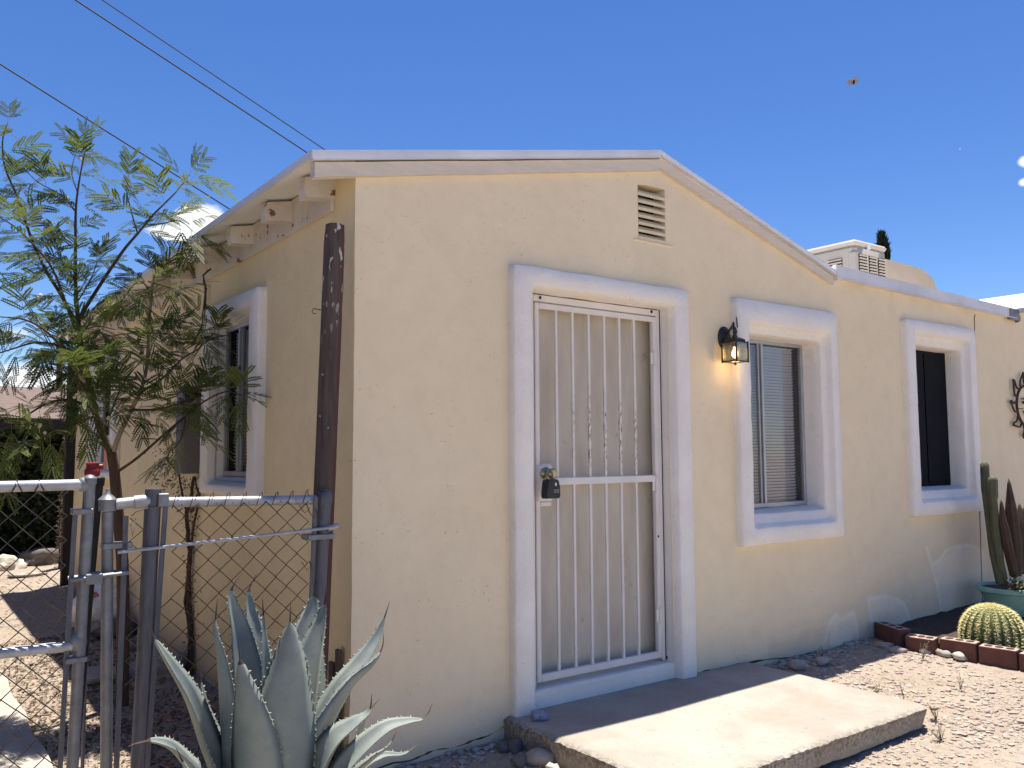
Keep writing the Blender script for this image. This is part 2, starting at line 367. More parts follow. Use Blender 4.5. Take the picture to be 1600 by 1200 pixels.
# openings (u0,u1,v0,v1)
DOOR = (.93,2.00,.0,2.435); W1 = (2.80,3.62,1.105,2.335); W2 = (4.93,5.72,1.195,2.405); VENT = (1.758,2.005,2.845,3.262)
LW1 = (1.375,2.10,1.36,2.39); LW2 = (5.30,6.20,1.40,2.37)
def breaks(lo, hi, cuts, step):
    c = sorted(set([lo,hi]+[x for x in cuts if lo < x < hi])); out = [lo]
    for a,b in zip(c,c[1:]):
        n = max(1, round((b-a)/step)); out += [lerp(a,b,i/n) for i in range(1,n+1)]
    return out
def wallgrid(us, holes, topf, z0, step, place):
    """columns of quads between u breakpoints, holes left out; vertical rows shared by all columns through z breakpoints"""
    zc = sorted(set([z0]+[h[2] for h in holes]+[h[3] for h in holes]+[2.70]))
    zs = breaks(z0, 1.127, zc, step*.55)[:-1]+breaks(1.127,2.70,zc,step*1.3); nt = 14
    idx = {}; mb = MB(); uv = []
    def vid(i, j):
        if (i,j) not in idx:
            u = us[i]
            z = zs[j] if j < len(zs) else lerp(2.70, topf(u), (j-len(zs)+1)/nt)
            idx[(i,j)] = len(mb.v); mb.v.append(tuple(place(u,z))); uv.append((u,z))
        return idx[(i,j)]
    for i in range(len(us)-1):
        um = (us[i]+us[i+1])/2
        for j in range(len(zs)-1+nt):
            za = zs[j] if j < len(zs) else lerp(2.70,topf(um),(j-len(zs)+1)/nt); zb = zs[j+1] if j+1 < len(zs) else lerp(2.70,topf(um),(j-len(zs)+2)/nt)
            zm = (za+zb)/2
            if any(h[0] < um < h[1] and h[2] < zm < h[3] for h in holes): continue
            mb.f.append((vid(i,j),vid(i+1,j),vid(i+1,j+1),vid(i,j+1))); mb.m.append(0)
    return mb, uv
def cornerwave(z): return .006*noise.noise((z*1.4,2,9)) + .003*noise.noise((z*5,1,4)) - (.012 if z < .5 else 0)*max(0,(.5-z))*2
def pf(u, z):
    w = min(1,(u-WX)/.06)
    return (u + (1-w)*cornerwave(z), -(.004*noise.noise((u*1.1,z*1.1,0)) + .002*noise.noise((u*4,z*4,5)))*w, z)
vent_shell = [(VENT[0],VENT[1],VENT[2],VENT[3]-.06)]
holes = [DOOR, (W1[0]-.048,W1[1]+.046,W1[2]-.078,W1[3]+.056), (W2[0]-.052,W2[1]+.042,W2[2]-.077,W2[3]+.08), vent_shell[0]]
cuts = [h[0] for h in holes]+[h[1] for h in holes]+[RX,VX,PX,R2X,WX+.02,WX+.06]
us = breaks(WX, 3.2, cuts, .035)[:-1]+breaks(3.2,6.1,cuts,.016)[:-1]+breaks(6.1,XE,cuts,.05)
mb, uv = wallgrid(us, holes, walltop, -.15, .03, pf)
def polyl(pxs): return [(aty(q,0).x, aty(q,0).z) for q in pxs]
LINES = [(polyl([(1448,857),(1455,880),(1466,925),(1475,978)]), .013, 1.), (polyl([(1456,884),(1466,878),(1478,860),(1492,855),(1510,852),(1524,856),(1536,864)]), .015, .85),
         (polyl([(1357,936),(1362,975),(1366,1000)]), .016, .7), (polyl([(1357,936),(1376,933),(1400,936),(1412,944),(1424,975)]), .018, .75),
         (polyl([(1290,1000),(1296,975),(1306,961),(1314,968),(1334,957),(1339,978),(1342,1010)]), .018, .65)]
FILL = [polyl([(1296,1010),(1300,970),(1306,962),(1334,958),(1342,1012)]), polyl([(1360,1000),(1358,937),(1410,940),(1426,985)]), polyl([(1474,975),(1460,884),(1490,857),(1520,855),(1540,866),(1545,950)])]  # reflected sunlight curves and their fill, painted into the wall colour
def segd(p, a, b):
    ax,az = a; bx,bz = b; dx,dz = bx-ax,bz-az; t = max(0,min(1,((p[0]-ax)*dx+(p[1]-az)*dz)/(dx*dx+dz*dz+1e-12)))
    return math.hypot(p[0]-ax-t*dx, p[1]-az-t*dz)
def inside(p, poly):
    c = False; j = len(poly)-1
    for i in range(len(poly)):
        if (poly[i][1] > p[1]) != (poly[j][1] > p[1]) and p[0] < (poly[j][0]-poly[i][0])*(p[1]-poly[i][1])/(poly[j][1]-poly[i][1])+poly[i][0]: c = not c
        j = i
    return c
caustic_tint=[]; dirt=[]; crack=[]  # dirt also holds the tone lowered around the painted caustics
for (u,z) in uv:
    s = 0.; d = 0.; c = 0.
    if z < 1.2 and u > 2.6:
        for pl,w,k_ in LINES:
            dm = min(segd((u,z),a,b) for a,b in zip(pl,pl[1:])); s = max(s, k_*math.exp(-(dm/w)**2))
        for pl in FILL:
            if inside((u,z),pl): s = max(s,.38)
    gz = hgt(u,0)
    base = gz + .10 + .07*noise.noise((u*2.2,0,0)) + .04*noise.noise((u*7,0,3)) + (.10 if 2.9 < u < 4.4 else 0)
    d = max(0., min(.5, (base-z)/.14))
    if z < 1.1 and u > 2.9: d = max(d, .42*min(1,(u-2.9)/1.2)*max(0,min(1,(1.05-z)/.7)))  # tone lowered here so the painted caustics stand out
    if VENT[0]-.05 < u < VENT[1]+.03 and z < VENT[2]: d = max(d, .22*max(0,1-(VENT[2]-z)/.35)*(noise.noise((u*30,z*1.5,2))*.5+.5))
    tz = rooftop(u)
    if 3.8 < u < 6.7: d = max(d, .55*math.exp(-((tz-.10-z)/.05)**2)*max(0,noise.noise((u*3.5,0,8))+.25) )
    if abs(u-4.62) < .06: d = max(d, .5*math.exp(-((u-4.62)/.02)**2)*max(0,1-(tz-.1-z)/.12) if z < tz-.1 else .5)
    caustic_tint.append(s); dirt.append(d); crack.append(c)
wallf = mb.build('wall', M['wall'], house, 'all', dict(caustic_tint=caustic_tint, dirt=dirt, crack=crack))
# the long settling crack beside the second window (a thin dark tube whose colour stands for the groove's shadow)
cz = [(.12,5.885),(.5,5.89),(.757,5.902),(1.2,5.925),(1.7,5.944),(2.2,5.965),(2.6,5.982),(2.72,5.989),(2.765,6.01)]
c = MB(); c.tube([(x+.004*noise.noise((z*5,0,0)), -.002, z) for z,x in [(lerp(a[0],b[0],t/6),lerp(a[1],b[1],t/6)) for a,b in zip(cz,cz[1:]) for t in range(6)]], .0045, 5)
c.build('crack', basic('crack_shadow_line', (.20,.15,.10), (.14,.10,.07), 8, .95), house)
# broken plaster line along the foot of the wall
for pxs,r0 in (([(575,1205),(640,1187),(668,1178),(690,1170),(712,1168),(735,1158),(762,1150),(780,1140),(800,1127)],.0028),([(1098,1050),(1125,1044),(1160,1036),(1205,1030),(1242,1027),(1262,1021),(1290,1018),(1318,1012),(1345,1006),(1378,996)],.0045)):
    c=MB(); P2=[]; pts=[aty(q,-.003) for q in pxs]
    for a,b in zip(pts,pts[1:]):
        for t in range(5): q=a.lerp(b,t/5); P2.append((q.x,q.y,q.z+.012*noise.noise((q.x*9,1,0))))
    c.tube(P2,[max(.0004,r0*(.8+2.2*noise.noise((i*.45,r0*900,0)))) for i in range(len(P2))],6); c.build('crack',basic('plaster_crack',(.09,.06,.045),(.05,.035,.028),20,.95),house)
# left (side) wall
def pl_(u, z):
    w = min(1,u/.06)
    return (WX + (1-w)*cornerwave(z) + .006*noise.noise((u*.8,z*.8,4))*w, u, z)
lh = [(q[0]-.03,q[1]+.03,q[2]-.03,q[3]+.03) for q in (LW1, LW2)]
lus = breaks(0, YE, [h[0] for h in lh]+[h[1] for h in lh]+[.02,.06], .06)
mbl, uvl = wallgrid(lus, lh, lambda u: 2.975, -.15, .06, lambda u,z: pl_(u,z))
mbl.f = [f[::-1] for f in mbl.f]
ld = []
for (u,z) in uvl:
    d = max(0,min(.8,(.16+.08*noise.noise((u*2,0,0))+.04*noise.noise((u*8,0,3))-z)/.2))
    d = max(d, .5*math.exp(-((u-2.5-.05*math.sin(z*6))/.07)**2)*(1 if z < 2.75 else 0)*max(0,noise.noise((u*3,z*3,0))+.45))
    d = max(d, .45*math.exp(-((u-.22)/.04)**2)*max(0,min(1,(z-2.55)/.2)))
    ld.append(d)
mbl.build('wall', M['wallside'], house, 'all', dict(caustic_tint=[0.]*len(uvl), dirt=ld, crack=[0.]*len(uvl)))
b = MB(); b.add([(WX,YE,-.2),(XE,YE,-.2),(XE,YE,2.75),(WX,YE,2.75)], [(3,2,1,0)]); b.add([(XE,0,-.2),(XE,YE,-.2),(XE,YE,2.75),(XE,0,2.75)], [(0,1,2,3)])
zero = [0.]*8; b.build('wall', M['wall'], house, False, dict(caustic_tint=zero,dirt=zero,crack=zero))
# roof slabs
t_ = .035; yf = -.03
r = MB()
r.prism([(LX,yf,LZ-.002),(RX,yf,RZ-.002),(RX,yf,RZ-t_-.01),(LX,yf,LZ-t_)], (0,YE+.3,0))
r.prism([(RX+.001,yf,RZ-.002),(VX,yf,VZ-.002),(VX,yf,VZ-t_),(RX+.001,yf,RZ-t_-.01)], (0,YE+.3,0))
r.box((VX+.004,.16,2.75),(PX-.004,YE,2.81))
r.prism([(PX,yf,2.87),(R2X,yf,R2Z),(R2X,yf,R2Z-.05),(PX,yf,2.82)], (0,YE+.3,0)); r.prism([(R2X+.001,yf,R2Z),(XE,yf,rooftop(XE)),(XE,yf,rooftop(XE)-.05),(R2X+.001,yf,R2Z-.05)], (0,YE+.3,0))
r.build('roof', M['rooftop'], house)
# rake boards and drip edges
def slopeboard(mbx, xa, za, xb, zb, y0, y1, d0, d1, n=14, amp=.003, seed=0):
    tp=[];bt=[]
    for i in range(n+1):
        t=i/n; x=lerp(xa,xb,t); z=lerp(za,zb,t); w=amp*noise.noise((x*2.2,seed,0))
        tp.append((x,z-d0+w)); bt.append((x,z-d1+w+amp*.8*noise.noise((x*6,seed,3))))
    vs=[]; 
    for (x,z) in tp: vs += [(x,y0,z),(x,y1,z)]
    for (x,z) in bt: vs += [(x,y0,z),(x,y1,z)]
    o=2*(n+1); fs=[]
    for i in range(n):
        a=2*i; fs += [(a,a+2,o+a+2,o+a),(a+1,o+a+1,o+a+3,a+3),(a,a+1,a+3,a+2),(o+a,o+a+2,o+a+3,o+a+1)]
    fs += [(0,o,o+1,1),(2*n,2*n+1,o+2*n+1,o+2*n)]
    mbx.add(vs,[f[::-1] for f in fs])
rk = MB(); slopeboard(rk, LX+.012,rooftop(LX+.012),RX,RZ, -.034,.02, .052,.122, seed=1); slopeboard(rk, RX,RZ,VX-.02,rooftop(VX-.02), -.034,.02, .045,.105, seed=2)
rk.build('rake_board', M['rake'], house)
dr = MB(); slopeboard(dr, LX-.006,rooftop(LX-.006),RX,RZ, -.048,-.032, -.004,.044, amp=.0015, seed=3); slopeboard(dr, RX,RZ,VX,VZ, -.048,-.032, -.004,.034, amp=.0015, seed=4)
dr.build('drip_edge', M['drip'], house, 30); dr=MB(); slopeboard(dr, LX-.006,rooftop(LX-.006),RX,RZ, -.060,-.046, .041,.046, amp=.0015, seed=3); slopeboard(dr, RX,RZ,VX,VZ, -.060,-.046, .031,.036, amp=.0015, seed=4)
dr.build('drip_lip', M['drip'], house, 30); dr=MB(); slopeboard(dr, PX+.02,rooftop(PX+.02)+.004,R2X,R2Z+.004, -.12,-.032, .0,.05, amp=.001, seed=5)
dr.build('drip_edge', M['drip'], house, 30); dr=MB(); dr.box((LX-.010,yf-.016,LZ-.034),(LX-.001,YE+.25,LZ+.004))
dr.build('drip_edge', M['drip'], house, 30)
pr = MB(); slopeboard(pr, VX+.012,P0,PX-.03,P1, -.046,.15, 0,.092, n=20, amp=.004, seed=6); slopeboard(pr, VX+.012,P0,PX-.03,P1, -.058,-.044, .088,.094, n=20, amp=.004, seed=6)
pr.prism([(VX-.004,-.05,P0+.004),(VX+.06,-.05,P0+.002),(VX+.06,-.05,P0-.10),(VX+.012,-.05,P0-.115)], (0,.03,0))
pr.build('parapet_flashing', M['drip'], house)
sc = MB(); sc.bbox((PX-.16,-.056,P1-.110),(PX+.03,-.02,P1-.004)); sc.prism([(PX+.0,-.052,P1-.13),(PX+.05,-.052,P1-.11),(PX+.05,-.052,P1-.06),(PX,-.052,P1-.06)], (0,.03,0))
sc.build('flashing_scupper', M['galv'], house)
# frieze and rafter tails under the side eave
fz = MB()
for i in range(24):
    y0 = .24+i*.3; fz.bbox((WX-.022,y0,2.758+.004*noise.noise((i,0,0))),(WX,min(y0+.301,YE),2.945),.003)
fz.build('frieze_board', M['whitewood'], house)
for i in range(12):
    y = (.27,.80,1.42,2.06)[i] if i < 4 else 2.06+(i-3)*.64
    m = MB(); jz = .012*noise.noise((i*3.1,0,0)); xe = -.318+.03*noise.noise((i*1.7,4,0))
    zt = lambda x: rooftop(x)-.05
    dpt = .105
    prof = [(WX,zt(WX)-.001),(xe,zt(xe)-.001),(xe-.004,zt(xe)-dpt*.55),(xe+.006,zt(xe)-dpt+jz),(WX,zt(WX)-dpt-.015)]
    n = len(prof); vs=[]
    for s in range(7):
        yy = lerp(y-.038,y+.038,s/6)
        for q,(x,z) in enumerate(prof):
            jj = .006*noise.noise((x*20,yy*40,z*20+i)); vs.append((x+(jj if q in (1,2,3) else 0), yy, z+(jj if q in (2,3) else 0)))
    fs = [(s*n+q, s*n+(q+1)%n, (s+1)*n+(q+1)%n, (s+1)*n+q) for s in range(6) for q in range(n)] + [tuple(range(n))[::-1], tuple(6*n+q for q in range(n))]
    m.add(vs, [f[::-1] for f in fs]); m.build('rafter_tail', M['whitewood'], house)
# stucco surrounds
def ring(name, loops, mp, seed, amp=.0045, n=34, flip=False, mat='trim'):
    vs=[]; per=4*n
    for li,(u0,u1,v0,v1,d,rad) in enumerate(loops):
        for side in range(4):
            for i in range(n):
                t=i/n
                if side==0: u,v=lerp(u0,u1,t),v0
                elif side==1: u,v=u1,lerp(v0,v1,t)
                elif side==2: u,v=lerp(u1,u0,t),v1
                else: u,v=u0,lerp(v1,v0,t)
                # rounded corners
                cu=min(max(u,u0+rad),u1-rad); cv=min(max(v,v0+rad),v1-rad); du,dv=u-cu,v-cv; L=math.hypot(du,dv)
                if L>rad>0: u,v=cu+du/L*rad,cv+dv/L*rad
                a=amp*(1 if li else .6)
                u+=a*noise.noise((u*5,v*5,seed))+a*.8*noise.noise((u*14,v*14,seed+9)); v+=a*noise.noise((u*5+9,v*5,seed+3)); dd=d+a*.7*noise.noise((u*7,v*7,seed+6))
                vs.append(mp(u,v,dd))
    fs=[]
    for li in range(len(loops)-1):
        for i in range(per):
            q=(li*per+i, li*per+(i+1)%per, (li+1)*per+(i+1)%per, (li+1)*per+i); fs.append(q[::-1] if flip else q)
    mb=MB(); mb.add(vs,fs); return mb.build(name, M[mat], house, 'all')
FR = lambda u,v,d: (u,-d,v)
LE = lambda u,v,d: (WX-d,u,v)
def surround(O, A, B, dep, mp, seed, T=.055, flip=False):
    e=.008
    o=O; L=[(o[0]-.004,o[1]+.004,o[2]-.004,o[3]+.004,-.012,.02),(o[0],o[1],o[2],o[3],T*.5,.012),(o[0]+.002,o[1]-.002,o[2]+.002,o[3]-.002,T*.86,.012),(o[0]+e,o[1]-e,o[2]+e,o[3]-e,T,.014),
     (A[0]-.02,A[1]+.02,A[2]-.02,A[3]+.02,T,.02),(A[0]-.003,A[1]+.003,A[2]-.004,A[3]+.004,T-.006,.02),(A[0]+.006,A[1]-.006,A[2]+.012,A[3]-.010,.012,.025),
     (A[0]+.016,A[1]-.014,A[2]+.022,A[3]-.020,.0,.02),(B[0]-.012,B[1]+.012,B[2]-.010,B[3]+.010,.002,.02),(B[0]-.001,B[1]+.001,B[2]-.001,B[3]+.001,-.012,.02),
     (B[0]+.004,B[1]-.004,B[2]+.012,B[3]-.006,dep*.5,.015),(B[0]+.008,B[1]-.008,B[2]+.024,B[3]-.01,dep,.01)]
    return ring('window_surround', L, mp, seed, flip=flip)
surround((2.616,3.766,.90,2.56),(2.744,3.675,1.02,2.40),W1,-.165,FR,1)
surround((4.739,5.882,.99,2.607),(4.87,5.77,1.11,2.495),W2,-.165,FR,2)
surround((1.19,2.29,1.262,2.527),(1.355,2.118,1.335,2.42),LW1,-.06,LE,3,flip=True)
surround((5.15,6.36,1.29,2.49),(5.28,6.22,1.37,2.40),LW2,-.06,LE,4,flip=True)
# door surround (legs run down behind the step)
D=[(.756,2.153,-.3,2.560,-.012,.0),(.760,2.149,-.3,2.556,.027,.012),(.762,2.147,-.3,2.554,.047,.012),(.769,2.140,-.3,2.547,.055,.014),(.879,2.030,-.3,2.458,.055,.016),(.889,2.019,-.3,2.448,.048,.016),
   (.905,2.006,-.3,2.436,.0,.02),(.925,2.000,-.3,2.430,-.04,.01),(.935,1.996,-.3,2.428,-.18,.01)]
ring('door_surround', D, FR, 11)
sil = MB(); sil.bbox((.91,-.002,.0),(2.012,.17,.243),.012); sil.build('door_sill', M['trim'], house, 40)
# front door leaf behind the security grille
dl = MB(); dl.bbox((.94,.150,.236),(1.99,.19,2.43),.004); dl.build('door', M['doorslab'], house)
# security door: y plane .07
SD = house
YD=.07
def bx(pxx, py=700): return aty((pxx,py), YD).x
fr = MB()
fr.bbox((.955,YD-.012,.246),(.982,YD+.03,2.425)); fr.bbox((1.962,YD-.012,.246),(1.990,YD+.03,2.425)); fr.bbox((.982,YD-.012,2.385),(1.962,YD+.03,2.425))
sdoor = fr.build('security_door', M['doorwhite'], house)
gp = MB(); gp.box((1.9905,YD-.010,.25),(1.9960,YD+.02,2.425)); gp.build('gap', M['black'], sdoor); gp = MB(); gp.box((.958,YD-.006,2.4262),(1.990,YD+.02,2.4300)); gp.build('gap', M['black'], sdoor)
lf = MB(); zt,zb=2.378,.268
lf.bbox((.986,YD-.018,zb),(1.016,YD+.012,zt)); lf.bbox((1.925,YD-.018,zb),(1.957,YD+.012,zt)); lf.bbox((1.016,YD-.018,zt-.032),(1.925,YD+.012,zt)); lf.bbox((1.016,YD-.018,zb),(1.925,YD+.012,zb+.040))
zm = aty((940,750),YD).z; lf.bbox((1.088,YD-.020,zm-.020),(1.925,YD+.010,zm+.022))
lf.build('frame', M['doorwhite'], sdoor)
for q in (867.7,893.1,918.4,942.5,965.9,989.0):
    x = aty((q,500),YD).x; m = MB(); m.bbox((x-.0085,YD-.010,zb+.03),(x+.0085,YD+.006,zt-.02),.002); m.build('bar', M['barpaint'], sdoor)
pl0=aty((838,727),YD); pl1=aty((866,782),YD)
lp = MB(); lp.bbox((.990,YD-.026,pl1.z),(1.094,YD+.014,pl0.z),.003); lp.bbox((1.016,YD-.020,pl0.z),(1.09,YD+.01,pl0.z+.008)); lp.bbox((1.016,YD-.020,pl1.z-.028),(1.092,YD+.01,pl1.z-.004)); lp.build('lock_plate', M['doorwhite'], sdoor)
for q in ((1023,560),(1026,757),(1032,962)):
    h=aty(q,YD-.02); m=MB(); m.tube([(h.x,h.y,h.z-.045),(h.x,h.y,h.z+.045)],.010,10); m.tube([(h.x,h.y,h.z-.054),(h.x,h.y,h.z+.054)],.005,8); m.bbox((h.x-.028,h.y+.004,h.z-.038),(h.x+.022,h.y+.010,h.z+.038),.001); m.build('hinge', M['doorwhite'], sdoor, 40)
for q in ((844,465),(1018,487),(1042,1027),(1028,838)):
    h=aty(q,YD-.014); m=MB(); m.lathe([(.010,0),(.008,.004),(.002,.006)], h, (0,-1,0), 10); m.build('bolt', M['black'], sdoor, 40)
kn=aty((853,740),YD-.03); m=MB(); m.lathe([(.036,0),(.036,.006),(.028,.012),(.016,.016),(.014,.034),(.022,.040),(.030,.052),(.030,.066),(.024,.072),(.022,.070),(.008,.071)], kn, (.0,-1,0), 24); m.build('knob', M['brass'], sdoor, 40)
# gable vent
v0,v1,vz0,vz1=VENT; vs_=MB()
vs_.box((v0-.01,.10,vz0-.02),(v1+.01,.12,vz1)); dark=vs_.build('vent_void', M['dark'], house)
vf=MB(); vf.box((v0-.002,.001,vz0-.004),(v0+.004,.11,vz1-.04)); vf.box((v1-.004,.001,vz0-.004),(v1+.002,.11,vz1-.04)); vf.box((v0-.002,.001,vz0-.006),(v1+.002,.11,vz0+.002)); vf.box((v0-.002,.0,vz1-.062),(v1+.002,.11,vz1-.05))
vf.bbox((v0-.04,-.008,vz0-.018),(v1+.06,.004,vz0-.004),.004)
zero=[0.]*len(vf.v); vent=vf.build('gable_vent', M['wall'], house, False, dict(caustic_tint=zero,dirt=zero,crack=zero))
for i in range(7):
    z=vz1-.112-i*.0465; a=.010
    m=MB(); 
    m.prism([(v0+.003,-.004,z-.010),(v0+.003,.034,z+.020),(v0+.003,.050,z+.014),(v0+.003,.004,z-.026),(v0+.003,-.004,z-.024)], (v1-v0-.006,0,0)); zero=[0.]*len(m.v); m.build('slat', M['slatpaint'], vent)
# windows
def window(u0,u1,v0,v1,d,mp,split,blind=True,seed=0,glass='glass'):
    f=MB(); w=.026
    def bo(m,a,b,c,e,d0,d1):
        ps=[mp(a,c,d0),mp(b,e,d1)]; lo=[min(ps[0][i],ps[1][i]) for i in range(3)]; hi=[max(ps[0][i],ps[1][i]) for i in range(3)]; m.bbox(lo,hi,.002)
    bo(f,u0,u0+w,v0,v1,d-.03,d); bo(f,u1-w,u1,v0,v1,d-.03,d); bo(f,u0+w,u1-w,v0,v0+w*1.2,d-.03,d+.006); bo(f,u0+w,u1-w,v1-w,v1,d-.03,d)
    us_=lerp(u0,u1,split); bo(f,us_-.020,us_-.003,v0+w,v1-w,d-.026,d-.004); bo(f,us_+.002,us_+.024,v0+w,v1-w,d-.02,d+.010)
    win=f.build('window',M['alu'],house)
    for a,b in ((u0+w,us_-.02),(us_+.024,u1-w)):
        p=MB(); bo(p,a,b,v0+w,v1-w,d-.018,d-.015); p.build('pane',M[glass],win)
    if blind:
        bl=MB(); z=v0+.03; i=0
        while z<v1-.03:
            jz=.002*noise.noise((i*.7,seed,0)); q=[mp(u0+w+.004,z+.009+jz,d-.050),mp(u1-w-.03,z+.009-jz,d-.050),mp(u1-w-.03,z-.010-jz,d-.066),mp(u0+w+.004,z-.010+jz,d-.066)]
            bl.add(q,[(0,1,2,3)]); z+=.0225; i+=1
        bl.build('blind',M['blind'],win)
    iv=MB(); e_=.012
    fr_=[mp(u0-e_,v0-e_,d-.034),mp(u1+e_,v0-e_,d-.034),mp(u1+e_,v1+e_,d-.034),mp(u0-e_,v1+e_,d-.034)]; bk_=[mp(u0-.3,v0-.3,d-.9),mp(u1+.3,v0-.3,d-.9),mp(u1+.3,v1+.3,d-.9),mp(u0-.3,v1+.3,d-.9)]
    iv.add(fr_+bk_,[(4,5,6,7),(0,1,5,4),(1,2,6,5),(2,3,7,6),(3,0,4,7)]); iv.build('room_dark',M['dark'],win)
    return win
window(2.808,3.612,1.13,2.326,-.150,FR,.37,True,1)
ww=window(4.938,5.712,1.219,2.396,-.150,FR,.5,False,2)
s2=MB(); s2.bbox((4.940,.140,1.221),(5.710,.146,2.394),.001); s2.build('window_screen',M['screen'],ww)
M['glass2']=glassmat('dusty_glass',(.80,.80,.80),.15,.05)
window(1.384,2.091,1.384,2.382,-.045,LE,.55,True,3,'glass2')
window(5.31,6.19,1.425,2.36,-.045,LE,.5,True,4,'glass2')

# ------------------------------------------------------------------ things on the front wall
pb=aty((1131,527),-.002); lan=thing('wall_lantern','small dark bronze wall lantern with lit bulb beside the first window','wall lamp',(pb.x,pb.y,pb.z))
m=MB(); m.lathe([(.062,0),(.062,.008),(.050,.018),(.020,.026),(.012,.030)],(pb.x,-.002,pb.z-.005),(0,-1,0),28)
m.v=[(x,y,pb.z+(z-pb.z)*1.25) for x,y,z in m.v]; m.build('back_plate',M['bronze'],lan,40)
lc=aty((1148.5,548),-.108); 
m=MB(); m.tube([(pb.x,-.02,pb.z+.005),(lerp(pb.x,lc.x,.3),-.07,pb.z+.055),(lerp(pb.x,lc.x,.7),-.095,pb.z+.085),(lc.x,-.108,lc.z+.095)],[.010,.008,.008,.008],8)
m.tube([(pb.x+.01,-.03,pb.z-.04),(pb.x+.02,-.07,pb.z-.02),(pb.x+.03,-.085,pb.z+.03),(pb.x+.035,-.07,pb.z+.062),(pb.x+.03,-.05,pb.z+.05)],.005,6); m.tube([(pb.x+.045,-.08,pb.z+.06),(pb.x+.035,-.085,pb.z+.11),(pb.x+.03,-.085,pb.z+.13)],[.005,.005,.003],6); m.build('arm',M['bronze'],lan,40)
hw=.058; zt_,zb_=lc.z+.052,lc.z-.072
m=MB()
for sx in (-1,1):
    for sy in (-1,1): m.bbox((lc.x+sx*hw-.005,lc.y+sy*hw-.005,zb_-.008),(lc.x+sx*hw+.005,lc.y+sy*hw+.005,zt_+.008),.001)
for z in (zb_,zt_):
    for sg in (-1,1):
        m.bbox((lc.x-hw,lc.y+sg*hw-.004,z-.004),(lc.x+hw,lc.y+sg*hw+.004,z+.004),.001); m.bbox((lc.x+sg*hw-.004,lc.y-hw,z-.004),(lc.x+sg*hw+.004,lc.y+hw,z+.004),.001)
def frus(mbx,c,z0,h0,z1,h1): 
    mbx.add([(c.x-h0,c.y-h0,z0),(c.x+h0,c.y-h0,z0),(c.x+h0,c.y+h0,z0),(c.x-h0,c.y+h0,z0),(c.x-h1,c.y-h1,z1),(c.x+h1,c.y-h1,z1),(c.x+h1,c.y+h1,z1),(c.x-h1,c.y+h1,z1)],[(0,3,2,1),(4,5,6,7),(0,1,5,4),(1,2,6,5),(2,3,7,6),(3,0,4,7)])
frus(m,lc,zt_+.004,.050,zt_+.022,.046); frus(m,lc,zt_+.022,.046,zt_+.034,.026); m.lathe([(.016,0),(.018,.012),(.010,.020)],(lc.x,lc.y,zt_+.034),n=12)
m.tube([(lc.x+.014*math.cos(a),lc.y,zt_+.068+.014*math.sin(a)) for a in np.linspace(0,2*PI,14)],.003,6); m.lathe([(.004,-.022),(.009,-.014),(.006,-.004),(.010,.002)],(lc.x,lc.y,zb_-.004),n=10)
frus(m,lc,zb_-.006,.020,zb_-.002,.056); m.build('frame',M['bronze'],lan,40)
for sg in (-1,1):
    for ax in (0,1):
        m=MB(); a=[lc.x-.05,lc.y-.05,zb_+.006]; b_=[lc.x+.05,lc.y+.05,zt_-.005]; 
        a[ax]=[lc.x,lc.y][ax]+sg*hw-.001; b_[ax]=[lc.x,lc.y][ax]+sg*hw+.001; m.box(a,b_); m.build('glass_pane',M['lampglass'],lan)
m=MB(); m.lathe([(.004,-.034),(.017,-.026),(.023,-.008),(.020,.010),(.012,.024),(.011,.04)],(lc.x,lc.y,lc.z-.015),n=16); m.build('bulb',M['bulb'],lan,'all')
pt=bpy.data.lights.new('lantern_light','POINT'); pt.energy=.30; pt.color=(1,.62,.25); pt.shadow_soft_size=.03; po=bpy.data.objects.new('lantern_light',pt); COL.objects.link(po); po.parent=lan; po.location=(lc.x-pb.x,lc.y-pb.y,zb_-.03-pb.z)

lb=aty((859.5,764),-.045); lbx=thing('lock_box','black key lock box hanging from the brass knob of the security door','lock box',(lb.x,lb.y,lb.z-.05))
m=MB(); prof=[(-.042,-.050),(.040,-.050),(.046,-.040),(.044,.015),(.036,.046),(.028,.052),(-.030,.052),(-.038,.044),(-.047,-.02),(-.047,-.042)]
o_=len(prof); vs=[]
for (sc_,yy) in ((.90,-.034),(1.,-.026),(1.,.014),(.92,.020)): vs+=[(lb.x+a*sc_*1.08,lb.y+yy,lb.z+b*sc_*1.02) for a,b in prof]
m.add(vs,[tuple(range(o_)),tuple(range(3*o_,4*o_))[::-1]]+[(i*o_+j,(i+1)*o_+j,(i+1)*o_+(j+1)%o_,i*o_+(j+1)%o_) for i in range(3) for j in range(o_)]); m.build('case',M['black'],lbx,35)
m=MB(); m.tube([(lb.x-.022,lb.y,lb.z+.045),(lb.x-.022,lb.y+.004,lb.z+.085),(lb.x-.010,lb.y+.006,lb.z+.104),(lb.x+.010,lb.y+.006,lb.z+.104),(lb.x+.020,lb.y+.004,lb.z+.085),(lb.x+.020,lb.y,lb.z+.045)],.005,8); m.build('shackle',M['galv'],lbx,40)
m=MB(); m.box((lb.x+.008,lb.y-.036,lb.z+.018),(lb.x+.018,lb.y-.0335,lb.z+.034)); m.build('label_plate',M['white'],lbx)
m=MB()
for i in range(4):
    for j in range(2):
        x=lb.x+.000+i*.0095; z=lb.z-.008-j*.011; m.box((x,lb.y-.0362,z),(x+.006,lb.y-.0335,z+.002)); m.box((x,lb.y-.0362,z+.0045),(x+.005,lb.y-.0335,z+.0060)); m.box((x+(.0045 if (i+j)%2 else 0),lb.y-.0362,z),(x+(.006 if (i+j)%2 else .0015),lb.y-.0335,z+.006))
m.build('dial_marks',M['ink'],lbx)

